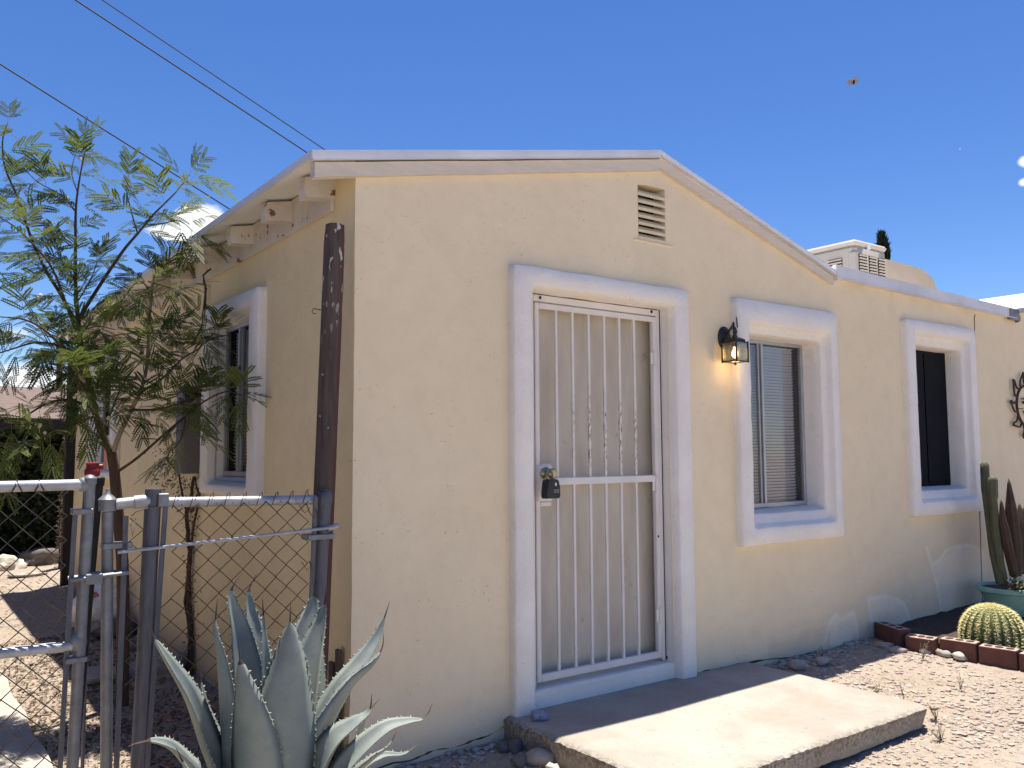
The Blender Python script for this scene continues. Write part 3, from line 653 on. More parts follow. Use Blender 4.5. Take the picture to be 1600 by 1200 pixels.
# iron sun ornament
oc=aty((1603,634),-.03); orn=thing('sun_ornament','rusty wrought iron sun face hanging on the wall at the right edge','ornament',(oc.x,oc.y,oc.z))
RR=.19; m=MB(); m.tube([(oc.x+RR*math.cos(a),oc.y,oc.z+RR*math.sin(a)) for a in np.linspace(0,2*PI,40)],.012,8); m.build('ring',M['iron'],orn,'all')
for i in range(9):
    a0=R(20+i*40); L=.15 if i%2 else .13; w=R(15); pts=[]
    for t in np.linspace(0,1,9):
        rr=RR+L*t; aa=a0-w*(1-t)+.10*math.sin(t*PI*1.6); pts.append((oc.x+rr*math.cos(aa),oc.y,oc.z+rr*math.sin(aa)))
    for t in np.linspace(1,0,9)[1:]:
        rr=RR+L*t; aa=a0+w*(1-t)+.10*math.sin(t*PI*1.6); pts.append((oc.x+rr*math.cos(aa),oc.y,oc.z+rr*math.sin(aa)))
    m=MB(); m.tube(pts,.009,6); m.build('ray',M['iron'],orn,'all')
m=MB()
for sx in (-1,1): m.ico((oc.x+sx*.055,oc.y-.004,oc.z+.03),.022,2,0,(1.4,.5,.7)); m.tube([(oc.x+sx*.09,oc.y,oc.z+.06),(oc.x+sx*.055,oc.y,oc.z+.075),(oc.x+sx*.02,oc.y,oc.z+.05)],.005,6)
m.tube([(oc.x+.0,oc.y,oc.z+.05),(oc.x-.014,oc.y-.01,oc.z-.02),(oc.x+.014,oc.y-.008,oc.z-.03)],.005,6); m.tube([(oc.x-.07,oc.y,oc.z-.05),(oc.x-.03,oc.y,oc.z-.085),(oc.x+.03,oc.y,oc.z-.085),(oc.x+.07,oc.y,oc.z-.05)],.006,6); m.tube([(oc.x-RR,oc.y,oc.z-.03),(oc.x-.06,oc.y,oc.z-.03)],.004,6); m.build('face',M['iron'],orn,'all')

# ------------------------------------------------------------------ concrete step
sb=thing('concrete_step','worn pale concrete slab step in front of the barred door','step',(1.7,-.6,.03))
X0,X1,Y0,Y1,ZT=.715,2.70,-1.235,-.004,.15
m=MB(); nu,nv=130,70
def rim(u,v): return min(u-X0,X1-u,v-Y0)
ptop=[]
for j in range(nv+1):
    for i in range(nu+1):
        u=lerp(X0,X1,i/nu); v=lerp(Y0,Y1,j/nv); e=rim(u,v)
        du=(.012*noise.noise((v*9,1,0))+.008*noise.noise((v*31,1,0)))*(1 if i in(0,nu) else 0); dv=(.012*noise.noise((u*7,2,0))+.010*noise.noise((u*29,2,0)))*(1 if j==0 else 0)
        cr=max(0,(X0+X1)/2+.86-u if False else 0)
        drop=.020*max(0,1-e/.045)**2*(.45+.55*abs(noise.noise((u*13,v*13,4))))
        # rounded front corners
        if u>X1-.10 and v<Y0+.10:
            a=Vector((u-(X1-.10),v-(Y0+.10))); q=a.length
            if q>1e-6:
                k_=max(abs(a.x),abs(a.y))/q; u=X1-.10+a.x*lerp(1,k_,.9); v=Y0+.10+a.y*lerp(1,k_,.9)
        ptop.append((u+du,v+dv,ZT-drop+.002*noise.noise((u*3,v*3,0))))
W_=nu+1
m.add(ptop,[(j*W_+i,j*W_+i+1,(j+1)*W_+i+1,(j+1)*W_+i) for j in range(nv) for i in range(nu)])
edge=[j*W_ for j in range(nv,-1,-1)]+list(range(1,nu+1))+[j*W_+nu for j in range(1,nv+1)]
low=[]; 
for q,e in enumerate(edge):
    x,y,z=ptop[e]; fx=(x-1.7); k_=.018*noise.noise((x*4,y*4,8))
    zb2=.040+.02*noise.noise((x*3,y*3,2)) if x>1.3 else -.06
    low.append((x-(.02 if x>2.6 else (-.012 if x<.73 else 0)),y+(.02 if y<-1.2 else 0)+k_*.4,zb2))
o0=len(m.v); mid=[(lerp(ptop[e][0],low[q][0],.45)+.008*noise.noise((q*.35,0,0)),lerp(ptop[e][1],low[q][1],.45)+.008*noise.noise((q*.35,5,0)),lerp(ptop[e][2],low[q][2],.45)) for q,e in enumerate(edge)]
ne=len(edge); m.v+=mid+low
for q in range(ne-1):
    m.f.append((edge[q],o0+q,o0+q+1,edge[q+1])); m.f.append((o0+q,o0+ne+q,o0+ne+q+1,o0+q+1)); m.m+=[0,0]
m.add([low[0],low[ne-1],(X1-.02,Y0+.02,.04),(X0+.01,Y0+.02,-.06)],[(0,1,2,3)])
ed_=[]
for (x,y,z) in m.v:
    r_=rim(x,y); ed_.append(math.exp(-max(0,r_)/.022)*(1 if z>.085 else .45))
m.build('slab',M['step'],sb,50,dict(edge=ed_))

# ------------------------------------------------------------------ bricks edging the cactus bed
BL=['dark brick in the house shadow touching the wall, first of the edging row','tilted dark brick second from the wall in the edging row','cored brick third from the wall with sunlit top','cored brick fourth from the wall in front of the barrel cactus','last cored brick of the edging row cut by the right picture edge']
def brick(c,ang,L,W,H,label,tilt=0):
    b=MB(); Mx=Matrix.Translation(c)@Matrix.Rotation(ang,4,'Z')@Matrix.Rotation(tilt,4,'X'); n=14
    # body walls + top with three round holes (long axis local x)
    b.bbox((-L/2,-W/2,0),(L/2,W/2,H-.003),.004,0,Mx); b.m[5]=1
    hs=[-L*.29,0,L*.29]; r_=W*.27; seg=12; hl=[]
    for hx in hs:
        ring_=[(hx+r_*math.cos(2*PI*k/seg),r_*math.sin(2*PI*k/seg)) for k in range(seg)]
        h_=MB(); h_.add([Mx@Vector((x,y,H-.0005)) for x,y in ring_]+[Mx@Vector((x*1.,y,H-.0025)) for x,y in ring_],[tuple(range(seg))]+[(k,seg+k,seg+(k+1)%seg,(k+1)%seg) for k in range(seg)]); hl.append(h_)
    o=b.build('brick',[M['brick'],M['bricklit']])
    for h_ in hl: h_.build('core_hole',M['brickhole'],o)
    return tag(o,label,'brick','bricks edging the cactus bed')
bq=[(aty((1404,1000),-.20),0),(aty((1437,1010),-.45),0)]
bl=[((4.165,-.03),(4.03,-.31)),((4.02,-.33),(4.05,-.53)),((4.085,-.545),(4.115,-.785)),((4.115,-.795),(4.15,-1.03)),((4.15,-1.04),(4.17,-1.28))]
for i,((xa,ya),(xb,yb)) in enumerate(bl):
    L=math.hypot(xb-xa,yb-ya); cx,cy_=(xa+xb)/2+.045,(ya+yb)/2
    brick(Vector((cx,cy_,hgt(cx,cy_)-.012)),math.atan2(yb-ya,xb-xa),L-.006,.10,.135 if i!=1 else .12,BL[i],R(4) if i==1 else 0)
mm=MB()
for j in range(17):
    for i in range(30):
        x=4.2+i*.09; y=-1.5+j*.095; mm.v.append((x,y,hgt(x,y)+.045+.02*noise.noise((x*8,y*8,0)))); 
mm.f=[(j*30+i,j*30+i+1,(j+1)*30+i+1,(j+1)*30+i) for j in range(16) for i in range(29)]; mm.m=[0]*len(mm.f)
tag(mm.build('planter_soil',M['mulch'],None,'all'),None,None,kind='structure')

# ------------------------------------------------------------------ cacti
cc=Vector((4.47,-.735,hgt(4.47,-.73)+.02)); bc=thing('barrel_cactus','round golden barrel cactus with dense yellow spines behind the bricks','cactus',cc)
m=MB(); NR=22; n=NR*6; rows=22; Rr=.205
def brad(t):   # t 0 bottom..1 top : (radius, z)
    a=lerp(-.42,PI/2,t); return Rr*math.cos(a)**.85 if a<PI/2-1e-3 else 0.0, .10+.205*math.sin(a)
vs=[]
for j in range(rows+1):
    rr,zz=brad(j/rows)
    for i in range(n):
        a=2*PI*i/n; k_=1-.11*(.5-.5*math.cos(NR*a))**.8 if j<rows else 1; vs.append((cc.x+rr*k_*math.cos(a),cc.y+rr*k_*math.sin(a),cc.z+zz-(.02*(j/rows)**8)))
m.add(vs,[(j*n+i,j*n+(i+1)%n,(j+1)*n+(i+1)%n,(j+1)*n+i) for j in range(rows) for i in range(n)]); m.build('body',M['barrel'],bc,'all')
m=MB()
for q in range(NR):
    a=2*PI*q/NR
    for j in range(17):
        t=.04+.94*j/16; rr,zz=brad(t); pr_=Vector((math.cos(a),math.sin(a),0)); c0=Vector((cc.x,cc.y,cc.z+zz))+pr_*rr
        nrm=(c0-Vector((cc.x,cc.y,cc.z+.10))).normalized(); tg=Vector((-math.sin(a),math.cos(a),0)); bt=nrm.cross(tg)
        for s in range(11):
            w=2*PI*s/11+random.random(); d=(nrm*random.uniform(.35,.9)+(tg*math.cos(w)+bt*math.sin(w))*.9).normalized(); L=random.uniform(.022,.036); side=d.orthogonal().normalized()*.0023
            m.add([c0-side,c0+side,c0+d*L],[(0,1,2)])
m.build('spines',M['spine'],bc)
pc=Vector((5.66,-.35,hgt(5.6,-.36)+.03)); pot=thing('cactus_pot','large turquoise glazed plant pot in the wall corner behind the barrel cactus','pot',pc)
m=MB(); prp=[(.17,0),(.20,.06),(.232,.17),(.250,.245),(.252,.250),(.275,.252),(.286,.262),(.288,.300),(.280,.312),(.262,.312),(.255,.300),(.252,.27)]
prp=[(r_*.93,z_*.74) for r_,z_ in prp]; m.lathe(prp,pc,n=48); m.build('pot_body',M['pot'],pot,50)
m=MB(); m.lathe([(.02,.214),(.12,.218),(.2,.212),(.237,.205)],pc,n=24,cap=False); m.build('potting_soil',M['mulch'],pot,'all')
def colcactus(mbx,pxs,ys,rad,ribs=6,mi=0,tip=True):
    pts=[aty(q,y) for q,y in zip(pxs,ys)]; P=[]
    for i in range(len(pts)-1):
        for t in range(6): P.append(pts[i].lerp(pts[i+1],t/6))
    P.append(pts[-1]); k_=len(P); n=ribs*4; vs=[]; L=[0]
    for i in range(1,k_): L.append(L[-1]+(P[i]-P[i-1]).length)
    for i,p in enumerate(P):
        t=(P[min(i+1,k_-1)]-P[max(0,i-1)]).normalized(); a=Vector((1,0,0)); a=(a-a.dot(t)*t).normalized(); b=t.cross(a)
        f=L[i]/L[-1]; ri=len(rad)-1; g=f*ri; r0=lerp(rad[int(min(g,ri-1e-6))],rad[int(min(g,ri-1e-6))+1],g-int(min(g,ri-1e-6)))
        rem=L[-1]-L[i]
        if tip and rem<r0: r0=max(.002,math.sqrt(max(0,r0*r0-(r0-rem)**2)))
        for j in range(n):
            w=2*PI*j/n; rr=r0*(1-.17*(.5-.5*math.cos(ribs*w))); vs.append(p+rr*(math.cos(w)*a+math.sin(w)*b))
    mbx.add(vs,[(i*n+j,i*n+(j+1)%n,(i+1)*n+(j+1)%n,(i+1)*n+j) for i in range(k_-1) for j in range(n)]+[tuple((k_-1)*n+j for j in range(n))],mi)
cb=aty((1562,915),-.34); gc=thing('column_cactus','pair of tall green column cacti standing at the left of the turquoise pot','cactus',cb)
m=MB(); colcactus(m,[(1563,912),(1553,865),(1545,800),(1540,760),(1538,719)],[-.33,-.30,-.27,-.26,-.25],[.033,.035,.035,.036,.034]); m.build('stem',M['cactus'],gc,'all')
m=MB(); colcactus(m,[(1569,914),(1562,880),(1556,830),(1552,781)],[-.34,-.34,-.34,-.34],[.036,.036,.034,.030],tip=False); colcactus(m,[(1552,786),(1551,765),(1551,743)],[-.34,-.34,-.34],[.026,.039,.039,.039,.037]); m.build('stem',M['cactus'],gc,'all')
db=aty((1590,920),-.38); dc=thing('dried_cactus','brown dried cactus clump with pointed columns at the right of the turquoise pot','cactus',db)
for pxs,rad in (([(1585,900),(1574,850),(1567,815),(1564,780)],[.035,.042,.036,.008]),([(1588,900),(1586,850),(1580,800),(1576,747)],[.04,.055,.048,.008]),([(1592,890),(1596,845),(1594,815),(1593,786)],[.03,.042,.036,.010]),([(1594,895),(1602,850),(1601,820),(1599,792)],[.03,.04,.036,.012]),([(1590,895),(1608,850),(1612,800),(1611,765)],[.03,.042,.040,.012])):
    m=MB(); colcactus(m,pxs,[-.40,-.40,-.39,-.38],rad,7); m.build('column',M['cactusbrown'],dc,'all')
def sprig(mbx, base, n, h, spread, lw, ll, rn=random):
    for i in range(n):
        a=rn.uniform(0,2*PI); L=h*rn.uniform(.6,1.); d=Vector((math.cos(a)*spread*rn.random(),math.sin(a)*spread*rn.random(),1)).normalized()
        e=base+d*L; mbx.tube([base,base.lerp(e,.5)+Vector((rn.uniform(-1,1),rn.uniform(-1,1),0))*h*.06,e],[.002,.0016,.001],4,mi=0)
        for t in np.arange(.15,1.02,.1):
            p=base.lerp(e,min(t,1)); aa=rn.uniform(0,2*PI); q=Vector((math.cos(aa),math.sin(aa),rn.uniform(.1,.9))).normalized(); s=q.cross(Vector((0,0,1))).normalized()*lw
            l=ll*rn.uniform(.6,1.2); mbx.add([p,p+q*l*.5+s,p+q*l,p+q*l*.5-s],[(0,1,2,3)],1)
def rndattr(mb_, lo=0., hi=1.): return [random.uniform(lo,hi)]*len(mb_.v)
jp=Vector((pc.x-.16,pc.y-.10,pc.z+.212)); jt=thing('small_succulent','low grey green leafy succulent at the left rim of the turquoise pot','plant',jp)
m=MB()
for i in range(9): sprig(m,jp+Vector((random.uniform(-.09,.12),random.uniform(-.08,.08),0)),2,.14,1.3,.010,.035)
m.build('foliage',[M['darktwig'],M['weed']],jt,False,dict(rnd=[random.random()*.6 for _ in m.v]))
m=MB()
for i in range(14): 
    b_=Vector((pc.x+.10+random.uniform(-.10,.12),pc.y-.12+random.uniform(-.05,.05),pc.z+.212)); a=random.uniform(0,2*PI); m.tube([b_,b_+Vector((math.cos(a)*.05,math.sin(a)*.05,random.uniform(.04,.10))),b_+Vector((math.cos(a)*.11,math.sin(a)*.11,random.uniform(.0,.12)))],[.008,.006,.002],5)
tag(m.build('dry_stalks',M['twig'],None,'all'),'tangle of pale dry stalks on the soil of the turquoise pot','dry plant')

# ------------------------------------------------------------------ AC cooler, duct, cypress, moth
ca=aty((1335,373),2.0); cbx=aty((1385,387),2.0); x0,x1,zt2=ca.x,cbx.x,ca.z; y0,y1=2.0,2.0+.86; zb3=zt2-1.0
col=thing('evaporative_cooler','beige louvred evaporative cooler standing on the roof behind the parapet','air cooler',((x0+x1)/2,2.4,zb3))
m=MB(); m.bbox((x0,y0,zb3),(x1,y1,zt2-.05),.05); m.build('cabinet',M['cooler'],col,50)
m=MB(); m.bbox((x0-.012,y0-.012,zt2-.07),(x1+.012,y1+.012,zt2),.055); m.build('lid',M['cooler'],col,50)
m=MB(); m.box((x0+.15,y0+.2,zb3-.35),(x0+.19,y0+.24,zb3+.01)); m.box((x1-.19,y0+.2,zb3-.35),(x1-.15,y0+.24,zb3+.01)); m.box((x0+.15,y1-.24,zb3-.35),(x0+.19,y1-.2,zb3+.01)); m.box((x1-.19,y1-.24,zb3-.35),(x1-.15,y1-.2,zb3+.01)); m.build('stand',M['galv'],col)
def louv(mp,u0,u1,v0,v1):
    m=MB(); a=mp(u0,v0,.002); b_=mp(u1,v1,.004); lo=[min(a[i],b_[i]) for i in range(3)]; hi=[max(a[i],b_[i]) for i in range(3)]; m.box(lo,hi); L=m.build('louvre',M['coolerdark'],col)
    s=MB(); n=max(6,int((v1-v0)/.036))
    for i in range(n):
        z=lerp(v0,v1,(i+.5)/n); s.add([mp(u0,z-.009,.006),mp(u1,z-.009,.006),mp(u1,z+.006,.022),mp(u0,z+.006,.022),mp(u0,z+.012,.006),mp(u1,z+.012,.006)],[(0,1,2,3),(3,2,5,4)])
    s.build('slat',M['cooler'],L)
FC=lambda u,v,d:(u,y0-d,v); LC=lambda u,v,d:(x0-d,u,v)
W3=(x1-x0)
for a,b_ in ((.10,.36),(.41,.65),(.70,.92)): louv(FC,x0+a*W3,x0+b_*W3,zb3+.1,zt2-.17)
for a,b_ in ((.20,.42),(.50,.68),(.74,.92)): louv(LC,y0+a*.86,y0+b_*.86,zb3+.1,zt2-.20)
m=MB(); q=aty((1358,386),1.985); m.box((q.x-.03,1.986,q.z-.03),(q.x+.03,1.999,q.z+.03)); m.build('badge',M['white'],col)
m=MB(); m.bbox((x0-.01,y0-.012,zb3+.02),(x0+.06,y0+.09,zt2-.15),.01); m.build('corner_panel',M['cooler'],col)
d0=aty((1385,412),2.3); d1=aty((1448,447),2.3); m=MB(); prof=[(x1+.005,d0.z-.9),(x1+.005,d0.z)]; wd=d1.x-x1
prof+=[(x1+wd*.35,d0.z-.005),(x1+wd*.62,d0.z-.01)]+[(x1+wd*.62+wd*.38*math.sin(a),d0.z-.32+.31*math.cos(a)) for a in np.linspace(.25,PI/2,7)]+[(x1+wd,d0.z-.9)]
m.prism([(x,2.15,z) for x,z in prof],(0,.6,0)); m.build('duct_elbow',M['duct'],col,30)
cyb=CAM+ray((1391,700)).normalized()*34; cyb=Vector((cyb.x,cyb.y,0)); cyt=CAM+ray((1389,364)).normalized()*34
k_=math.hypot(cyb.x-CAM.x,cyb.y-CAM.y)/math.hypot(cyt.x-CAM.x,cyt.y-CAM.y); HC=CAM.z+(cyt.z-CAM.z)*k_
cy=thing('cypress_tree','dark narrow cypress rising behind the cooler and its duct','tree',cyb)
m=MB(); m.tube([cyb,cyb+Vector((0,0,HC*.9))],[.14,.03],8); m.build('trunk',M['bark'],cy)
m=MB(); rv=[]
for i in range(5200):
    t=random.random()**.8; a=random.uniform(0,2*PI); z=.6+(HC-.6)*t; rad=(.74*(1-t)**.45*min(1,.5+t*2))*(.8+.45*noise.noise((math.cos(a)*1.5,math.sin(a)*1.5,z*1.3)))*random.uniform(.45,1.05)
    p=cyb+Vector((rad*math.cos(a),rad*math.sin(a),z)); d=Vector((math.cos(a)*.5,math.sin(a)*.5,1+random.uniform(-.3,.3))).normalized(); s=d.cross(Vector((random.uniform(-1,1),random.uniform(-1,1),.2))).normalized(); l=random.uniform(.12,.26)
    m.add([p-s*.04,p+s*.04,p+d*l],[(0,1,2)]); rv+=[random.random()]*3
m.build('crown',M['cypress'],cy,False,dict(rnd=rv))
mo=CAM+ray((1334,128)).normalized()*3.0; mt=thing('moth','small brownish moth flying against the blue sky','moth',mo)
m=MB(); m.ico(mo,.0035,2,.0,(1,1,2.4)); m.build('body',M['darktwig'],mt,'all')
for sg,(tx,tz,bx_,bz) in ((-1,(-.021,.005,-.016,-.010)),(1,(.007,.020,.016,.002))):
    m=MB(); n=7; e1=RT*tx+UP*tz; e2=RT*bx_+UP*bz+FWD*.004*sg; vs=[]
    for th in (0,.0006):
        vs+=[mo+UP*.004+FWD*th,mo+e1*.6+UP*.004+FWD*th,mo+e1+FWD*th,mo+(e1+e2)*.62+FWD*th,mo+e2+FWD*th,mo+e2*.5-UP*.006+FWD*th,mo-UP*.007+FWD*th]
    m.add(vs,[tuple(range(n)),tuple(range(n,2*n))[::-1]]+[(i,n+i,n+(i+1)%n,(i+1)%n) for i in range(n)]); m.build('wing',M['snow'],mt)

# ------------------------------------------------------------------ overhead wires, far pole
def wire(a,b,y,rad,label,sag=.0):
    A=aty(a,y); B=aty(b,y); d=B-A; A2=A-d*.6; B2=B+d*.25; m=MB(); m.tube([A2.lerp(B2,t)+Vector((0,0,-sag*4*t*(1-t)+sag)) for t in np.linspace(0,1,16)],rad,6)
    return tag(m.build('overhead_wire',M['cable'],None,'all'),label,'cable','overhead wires above the roof')
wire((118,0),(482,240),6.,.0085,'black overhead wire that meets the sky right at the roof corner')
wire((160,0),(512,237),6.4,.007,'thinner overhead wire disappearing behind the roof edge right of the corner')
wire((0,100),(372,335),6.2,.008,'black overhead wire passing just above the feathery tree')
pp=CAM+ray((92,610)).normalized()*42; pole=thing('utility_pole','distant thin utility pole left of the dark timber post','utility pole',(pp.x,pp.y,0))
m=MB(); m.tube([(pp.x,pp.y,0),(pp.x,pp.y,6.4)],[.16,.12],8); m.build('pole',M['darkpost'],pole,'all')
for i,(a,b) in enumerate((((-20,397),(40,468)),((-20,400),(38,470)))):
    m=MB(); A=aty(a,9.+i*.3); B=aty(b,9.+i*.3); m.tube([A+(A-B)*.4,A.lerp(B,.5)-Vector((0,0,.05+.07*i)),B,B+(B-A)*1.2-Vector((0,0,.3))],.007,6); tag(m.build('service_cable',M['cable'],None,'all'),['upper slack cable at the left edge beside the tree','lower slack cable at the left edge, sagging under the other one'][i],'cable','slack cables at the left edge')

# ------------------------------------------------------------------ steel fence, gate and posts in front of the side yard
FY=-.17
def P(px,y=FY): return aty(px,y)
def pipe(m,a,b,r,y=FY,n=14,ext=0.,mi=0):
    A=P(a,y);B=P(b,y); d=B-A; m.tube([A,B+d*ext],r,n,mi=mi)
def down(a,b,y=FY,z=-.12):
    A=P(a,y);B=P(b,y); t=(z-A.z)/(B.z-A.z); return A,A+(B-A)*t
fence=thing('chain_link_fence','rusty chain link fence panel between steel posts left of the house corner','fence',(P((370,780)).x,FY,0))
A,B=down((506.5,783),(495,1000)); m=MB(); m.tube([A,B],.0300,18); m.build('post',M['galvdark'],fence,40)
m=MB(); ax=(A-B).normalized(); m.lathe([(.033,-.012),(.034,0),(.034,.018),(.031,.034),(.022,.046),(.008,.052)],A,ax,18); m.build('post_cap',M['galvdark'],fence,40)
A,B=down((240,764),(217,1200)); m=MB(); m.tube([A,B],.0305,18); m.build('post',M['galvdark'],fence,40)
A,B=down((168,800),(166,1200)); m=MB(); m.tube([A,B],.0215,16); m.build('post',M['galv'],fence,40)
m=MB(); ax=Vector((0,0,1)); m.lathe([(.031,-.040),(.032,.0),(.034,.001),(.034,.004),(.022,.016),(.010,.026),(.006,.044),(.002,.046)],P((168,782)),ax,18); m.build('post_cap',M['galv'],fence,40)
m=MB(); pipe(m,(180,788),(232,782),.0215); pipe(m,(209,785),(233,782.5),.0265); m.build('top_rail',M['galvsunlit'],fence,40)
m=MB(); pipe(m,(250,785),(492,781),.0205); m.build('top_rail',M['galvsunlit'],fence,40)
m=MB(); pipe(m,(184,863),(520,824),.0068,y=FY-.038,n=8); pipe(m,(512,826),(528,821),.013,y=FY-.03,n=8); m.build('truss_rod',M['galvsunlit'],fence,40)
def flat(m,a,b,w,th,y):
    A,B=down(a,b,y,-.05); t=(A-B).normalized(); s=t.cross(Vector((0,1,0))).normalized()*w; d=Vector((0,th,0))
    m.add([B-s,B+s,A+s,A-s,B-s+d,B+s+d,A+s+d,A-s+d],[(0,1,2,3),(7,6,5,4),(0,4,5,1),(1,5,6,2),(2,6,7,3),(3,7,4,0)])
for a,b in (((494,776),(484,1000)),((260,778),(242,1030)),((197,806),(186,1100))):
    m=MB(); flat(m,a,b,.0095,.006,FY-.030); m.build('tension_bar',M['galvdark'],fence)
def band(m,px,y,w,r,th=.012):
    c=P(px,y); m.bbox((c.x-w,c.y-r,c.z-th),(c.x+w,c.y+r,c.z+th),.003)
m=MB(); band(m,(497,838),FY,.062,.040); m.build('post_band',M['galv'],fence)
m=MB(); band(m,(182,852),FY,.052,.030); m.build('post_band',M['galv'],fence)
m=MB(); band(m,(253,781),FY-.012,.020,.030,.026); m.build('rail_clamp',M['galv'],fence)
def chain(mb_,xl,xr,zt_,zb_,y,W=.094,H=.090,rad=.0025,seed=0,phase=0.,skew=0.):
    """woven zigzag strands: each strand runs down the panel, hooking its neighbours"""
    x0=xl(zb_); x1=xr(zt_); n=int((x1-x0)/(W/2))+3; k=int((zt_-zb_)/(H/2))
    for s in range(-1,n):
        pts=[]
        for j in range(k+1):
            z=zt_-j*H/2; x=x0+(s+(j%2))*W/2*1.0+ (W/2 if s%2 else 0)*0 + phase
            x=x0+s*W/2+(W/2 if (j+s)%2 else 0)+phase+skew*(zt_-z)
            dx=.006*noise.noise((x*5,z*5,seed)); dz=.006*noise.noise((x*5+9,z*5,seed))
            if s%1==0: pts.append((Vector((x+dx,y+(.004 if (j%2)==(s%2) else -.004),z+dz)),xl(z)-.004<x<xr(z)+.004))
        run=[]
        for p,okk in pts:
            if okk: run.append(p)
            else:
                if len(run)>1: mb_.tube(run,rad,5,False)
                run=[]
        if len(run)>1: mb_.tube(run,rad,5,False)
def line(a,b,y):
    A=P(a,y);B=P(b,y); return lambda z: A.x+(B.x-A.x)*(z-A.z)/(B.z-A.z)
zr=P((370,790)).z
m=MB(); chain(m,line((262,790),(236,1100),FY-.03),line((490,790),(481,1000),FY-.03),zr+.012,.02,FY-.030,seed=1)
xl=P((262,778)).x; 
for i in range(10):          # loose twisted wire ends over the rail
    x=xl+.03+i*.068; a=.015+.01*random.random(); z=zr+.03
    m.tube([(x-.02,FY-.028,z-.03),(x-.006,FY-.03,z+a),(x+.008,FY-.015,z+a+.006),(x+.014,FY,z+a*.4),(x+.02,FY-.024,z-.02)],.0018,5,False)
for (px,py) in ((470,792),(484,800),(474,880)): 
    c=P((px,py)); m.tube([(c.x-.02,FY-.03,c.z+.01),(c.x,FY-.045,c.z-.025),(c.x+.02,FY-.05,c.z-.005),(c.x+.006,FY-.045,c.z+.015),(c.x+.03,FY-.035,c.z-.03)],.0017,5,False)
m.build('wire_mesh',M['wire'],fence,'all')
m=MB(); chain(m,line((200,806),(188,1100),FY-.03),line((232,806),(212,1100),FY-.03),zr-.03,.02,FY-.028,seed=2,phase=.02); m.tube([P((206,806),FY-.03),P((212,800),FY-.05),P((236,792),FY-.03),P((250,790),FY-.03)],.0018,5); m.tube([P((203,815),FY-.03),P((207,838),FY-.04),P((212,810),FY-.03)],.0017,5); m.build('wire_mesh',M['wiregalv'],fence,'all')

GY=-.20
gate=thing('chain_link_gate','galvanised pipe gate with chain link at the left edge, leaning on its latch','gate',(P((60,760),GY).x,GY,0))
def GP(a): return P(a,GY)
A,B=down((140.5,748),(113,1200),GY,.0); m=MB(); m.tube([A,B],.0210,16); m.build('frame_tube',M['galv'],gate,40)
m=MB(); m.lathe([(.024,-.020),(.0245,.0),(.0255,.001),(.024,.004),(.012,.013),(.003,.016)],A,(A-B).normalized(),16); m.build('tube_cap',M['galv'],gate,40)
m=MB(); m.tube([GP((-90,763)),GP((131,757))],.0200,16); m.build('top_rail',M['galvsunlit'],gate,40)
m=MB(); m.tube([GP((-90,1031)),GP((112,1009))],.0195,16); m.build('middle_rail',M['galvsunlit'],gate,40)
m=MB(); m.ico(GP((134,757)),.030,2,.1,(1.2,.8,1)); m.build('rail_fitting',M['galv'],gate,'all'); m=MB(); m.ico(GP((121,1003)),.031,2,.1,(1.1,.8,1.4)); m.build('rail_fitting',M['galv'],gate,'all')
m=MB(); flat(m,(118,800),(97,1150),.0085,.006,GY-.012); m.build('tension_bar',M['galvdark'],gate)
m=MB(); band(m,(128,799),GY,.036,.026,.011); m.build('tube_band',M['galv'],gate); m=MB(); band(m,(118,1008+22),GY,.036,.026,.010); m.build('tube_band',M['galv'],gate)
m=MB(); a=GP((108,905)); b_=P((199,893),FY-.02); 
for yy in (-.028,.028): m.tube([a+Vector((0,yy,0)),a.lerp(b_,.5)+Vector((0,yy,0)),b_+Vector((0,yy,0))],.009,6)
c=GP((147,903)); m.bbox((c.x-.035,c.y-.034,c.z-.02),(c.x+.025,c.y+.034,c.z+.02),.004); m.build('latch',M['galv'],gate,40)
m=MB(); chain(m,lambda z: GP((-90,900)).x,line((112,790),(97,1100),GY),GP((0,770)).z,.02,GY-.006,seed=3,rad=.0029,skew=.0); m.build('wire_mesh',M['wiregalv'],gate,'all')
for (px,py) in ((25,760),(60,760)):
    c=GP((px,py)); m=MB(); m.tube([c+Vector((-.015,-.02,-.02)),c+Vector((-.005,-.024,.0)),c+Vector((0,-.005,.026)),c+Vector((.008,-.024,0)),c+Vector((.018,-.02,-.02))],.0025,6); m.build('tie_wire',M['wire'],gate,'all')
wbase=aty((491,1100),-.06)
wp=thing('wooden_post','tall weathered dark wooden post with flaked paint behind the fence corner','post',(wbase.x,-.06,0))
A=aty((523.5,352),-.06); B=aty((497,1000),-.06); d=(B-A); 
def onp(z): return A+d*((z-A.z)/(B.z-A.z))
m=MB(); zs=[lerp(-.1,A.z,i/30) for i in range(31)]; n=20; vs=[]
for z in zs:
    c=onp(z)
    for j in range(n):
        w=2*PI*j/n; rr=.049*(1+.05*noise.noise((math.cos(w),math.sin(w),z*.8))+.03*noise.noise((math.cos(w)*3,math.sin(w)*3,z*2)))*(1-.10*max(0,(z-A.z+.03)/.03))
        vs.append((c.x+rr*math.cos(w),c.y+rr*math.sin(w),z+(.012*noise.noise((w*2,0,0)) if z==zs[-1] else 0)))
m.add(vs,[(i*n+j,i*n+(j+1)%n,(i+1)*n+(j+1)%n,(i+1)*n+j) for i in range(30) for j in range(n)]+[tuple(30*n+j for j in range(n))]); m.build('shaft',M['woodpost'],wp,60,dict(side=[max(0.,min(1.,(math.cos(2*PI*(q%n)/n+.35)-.45)/.3)) for q in range(len(m.v))]))
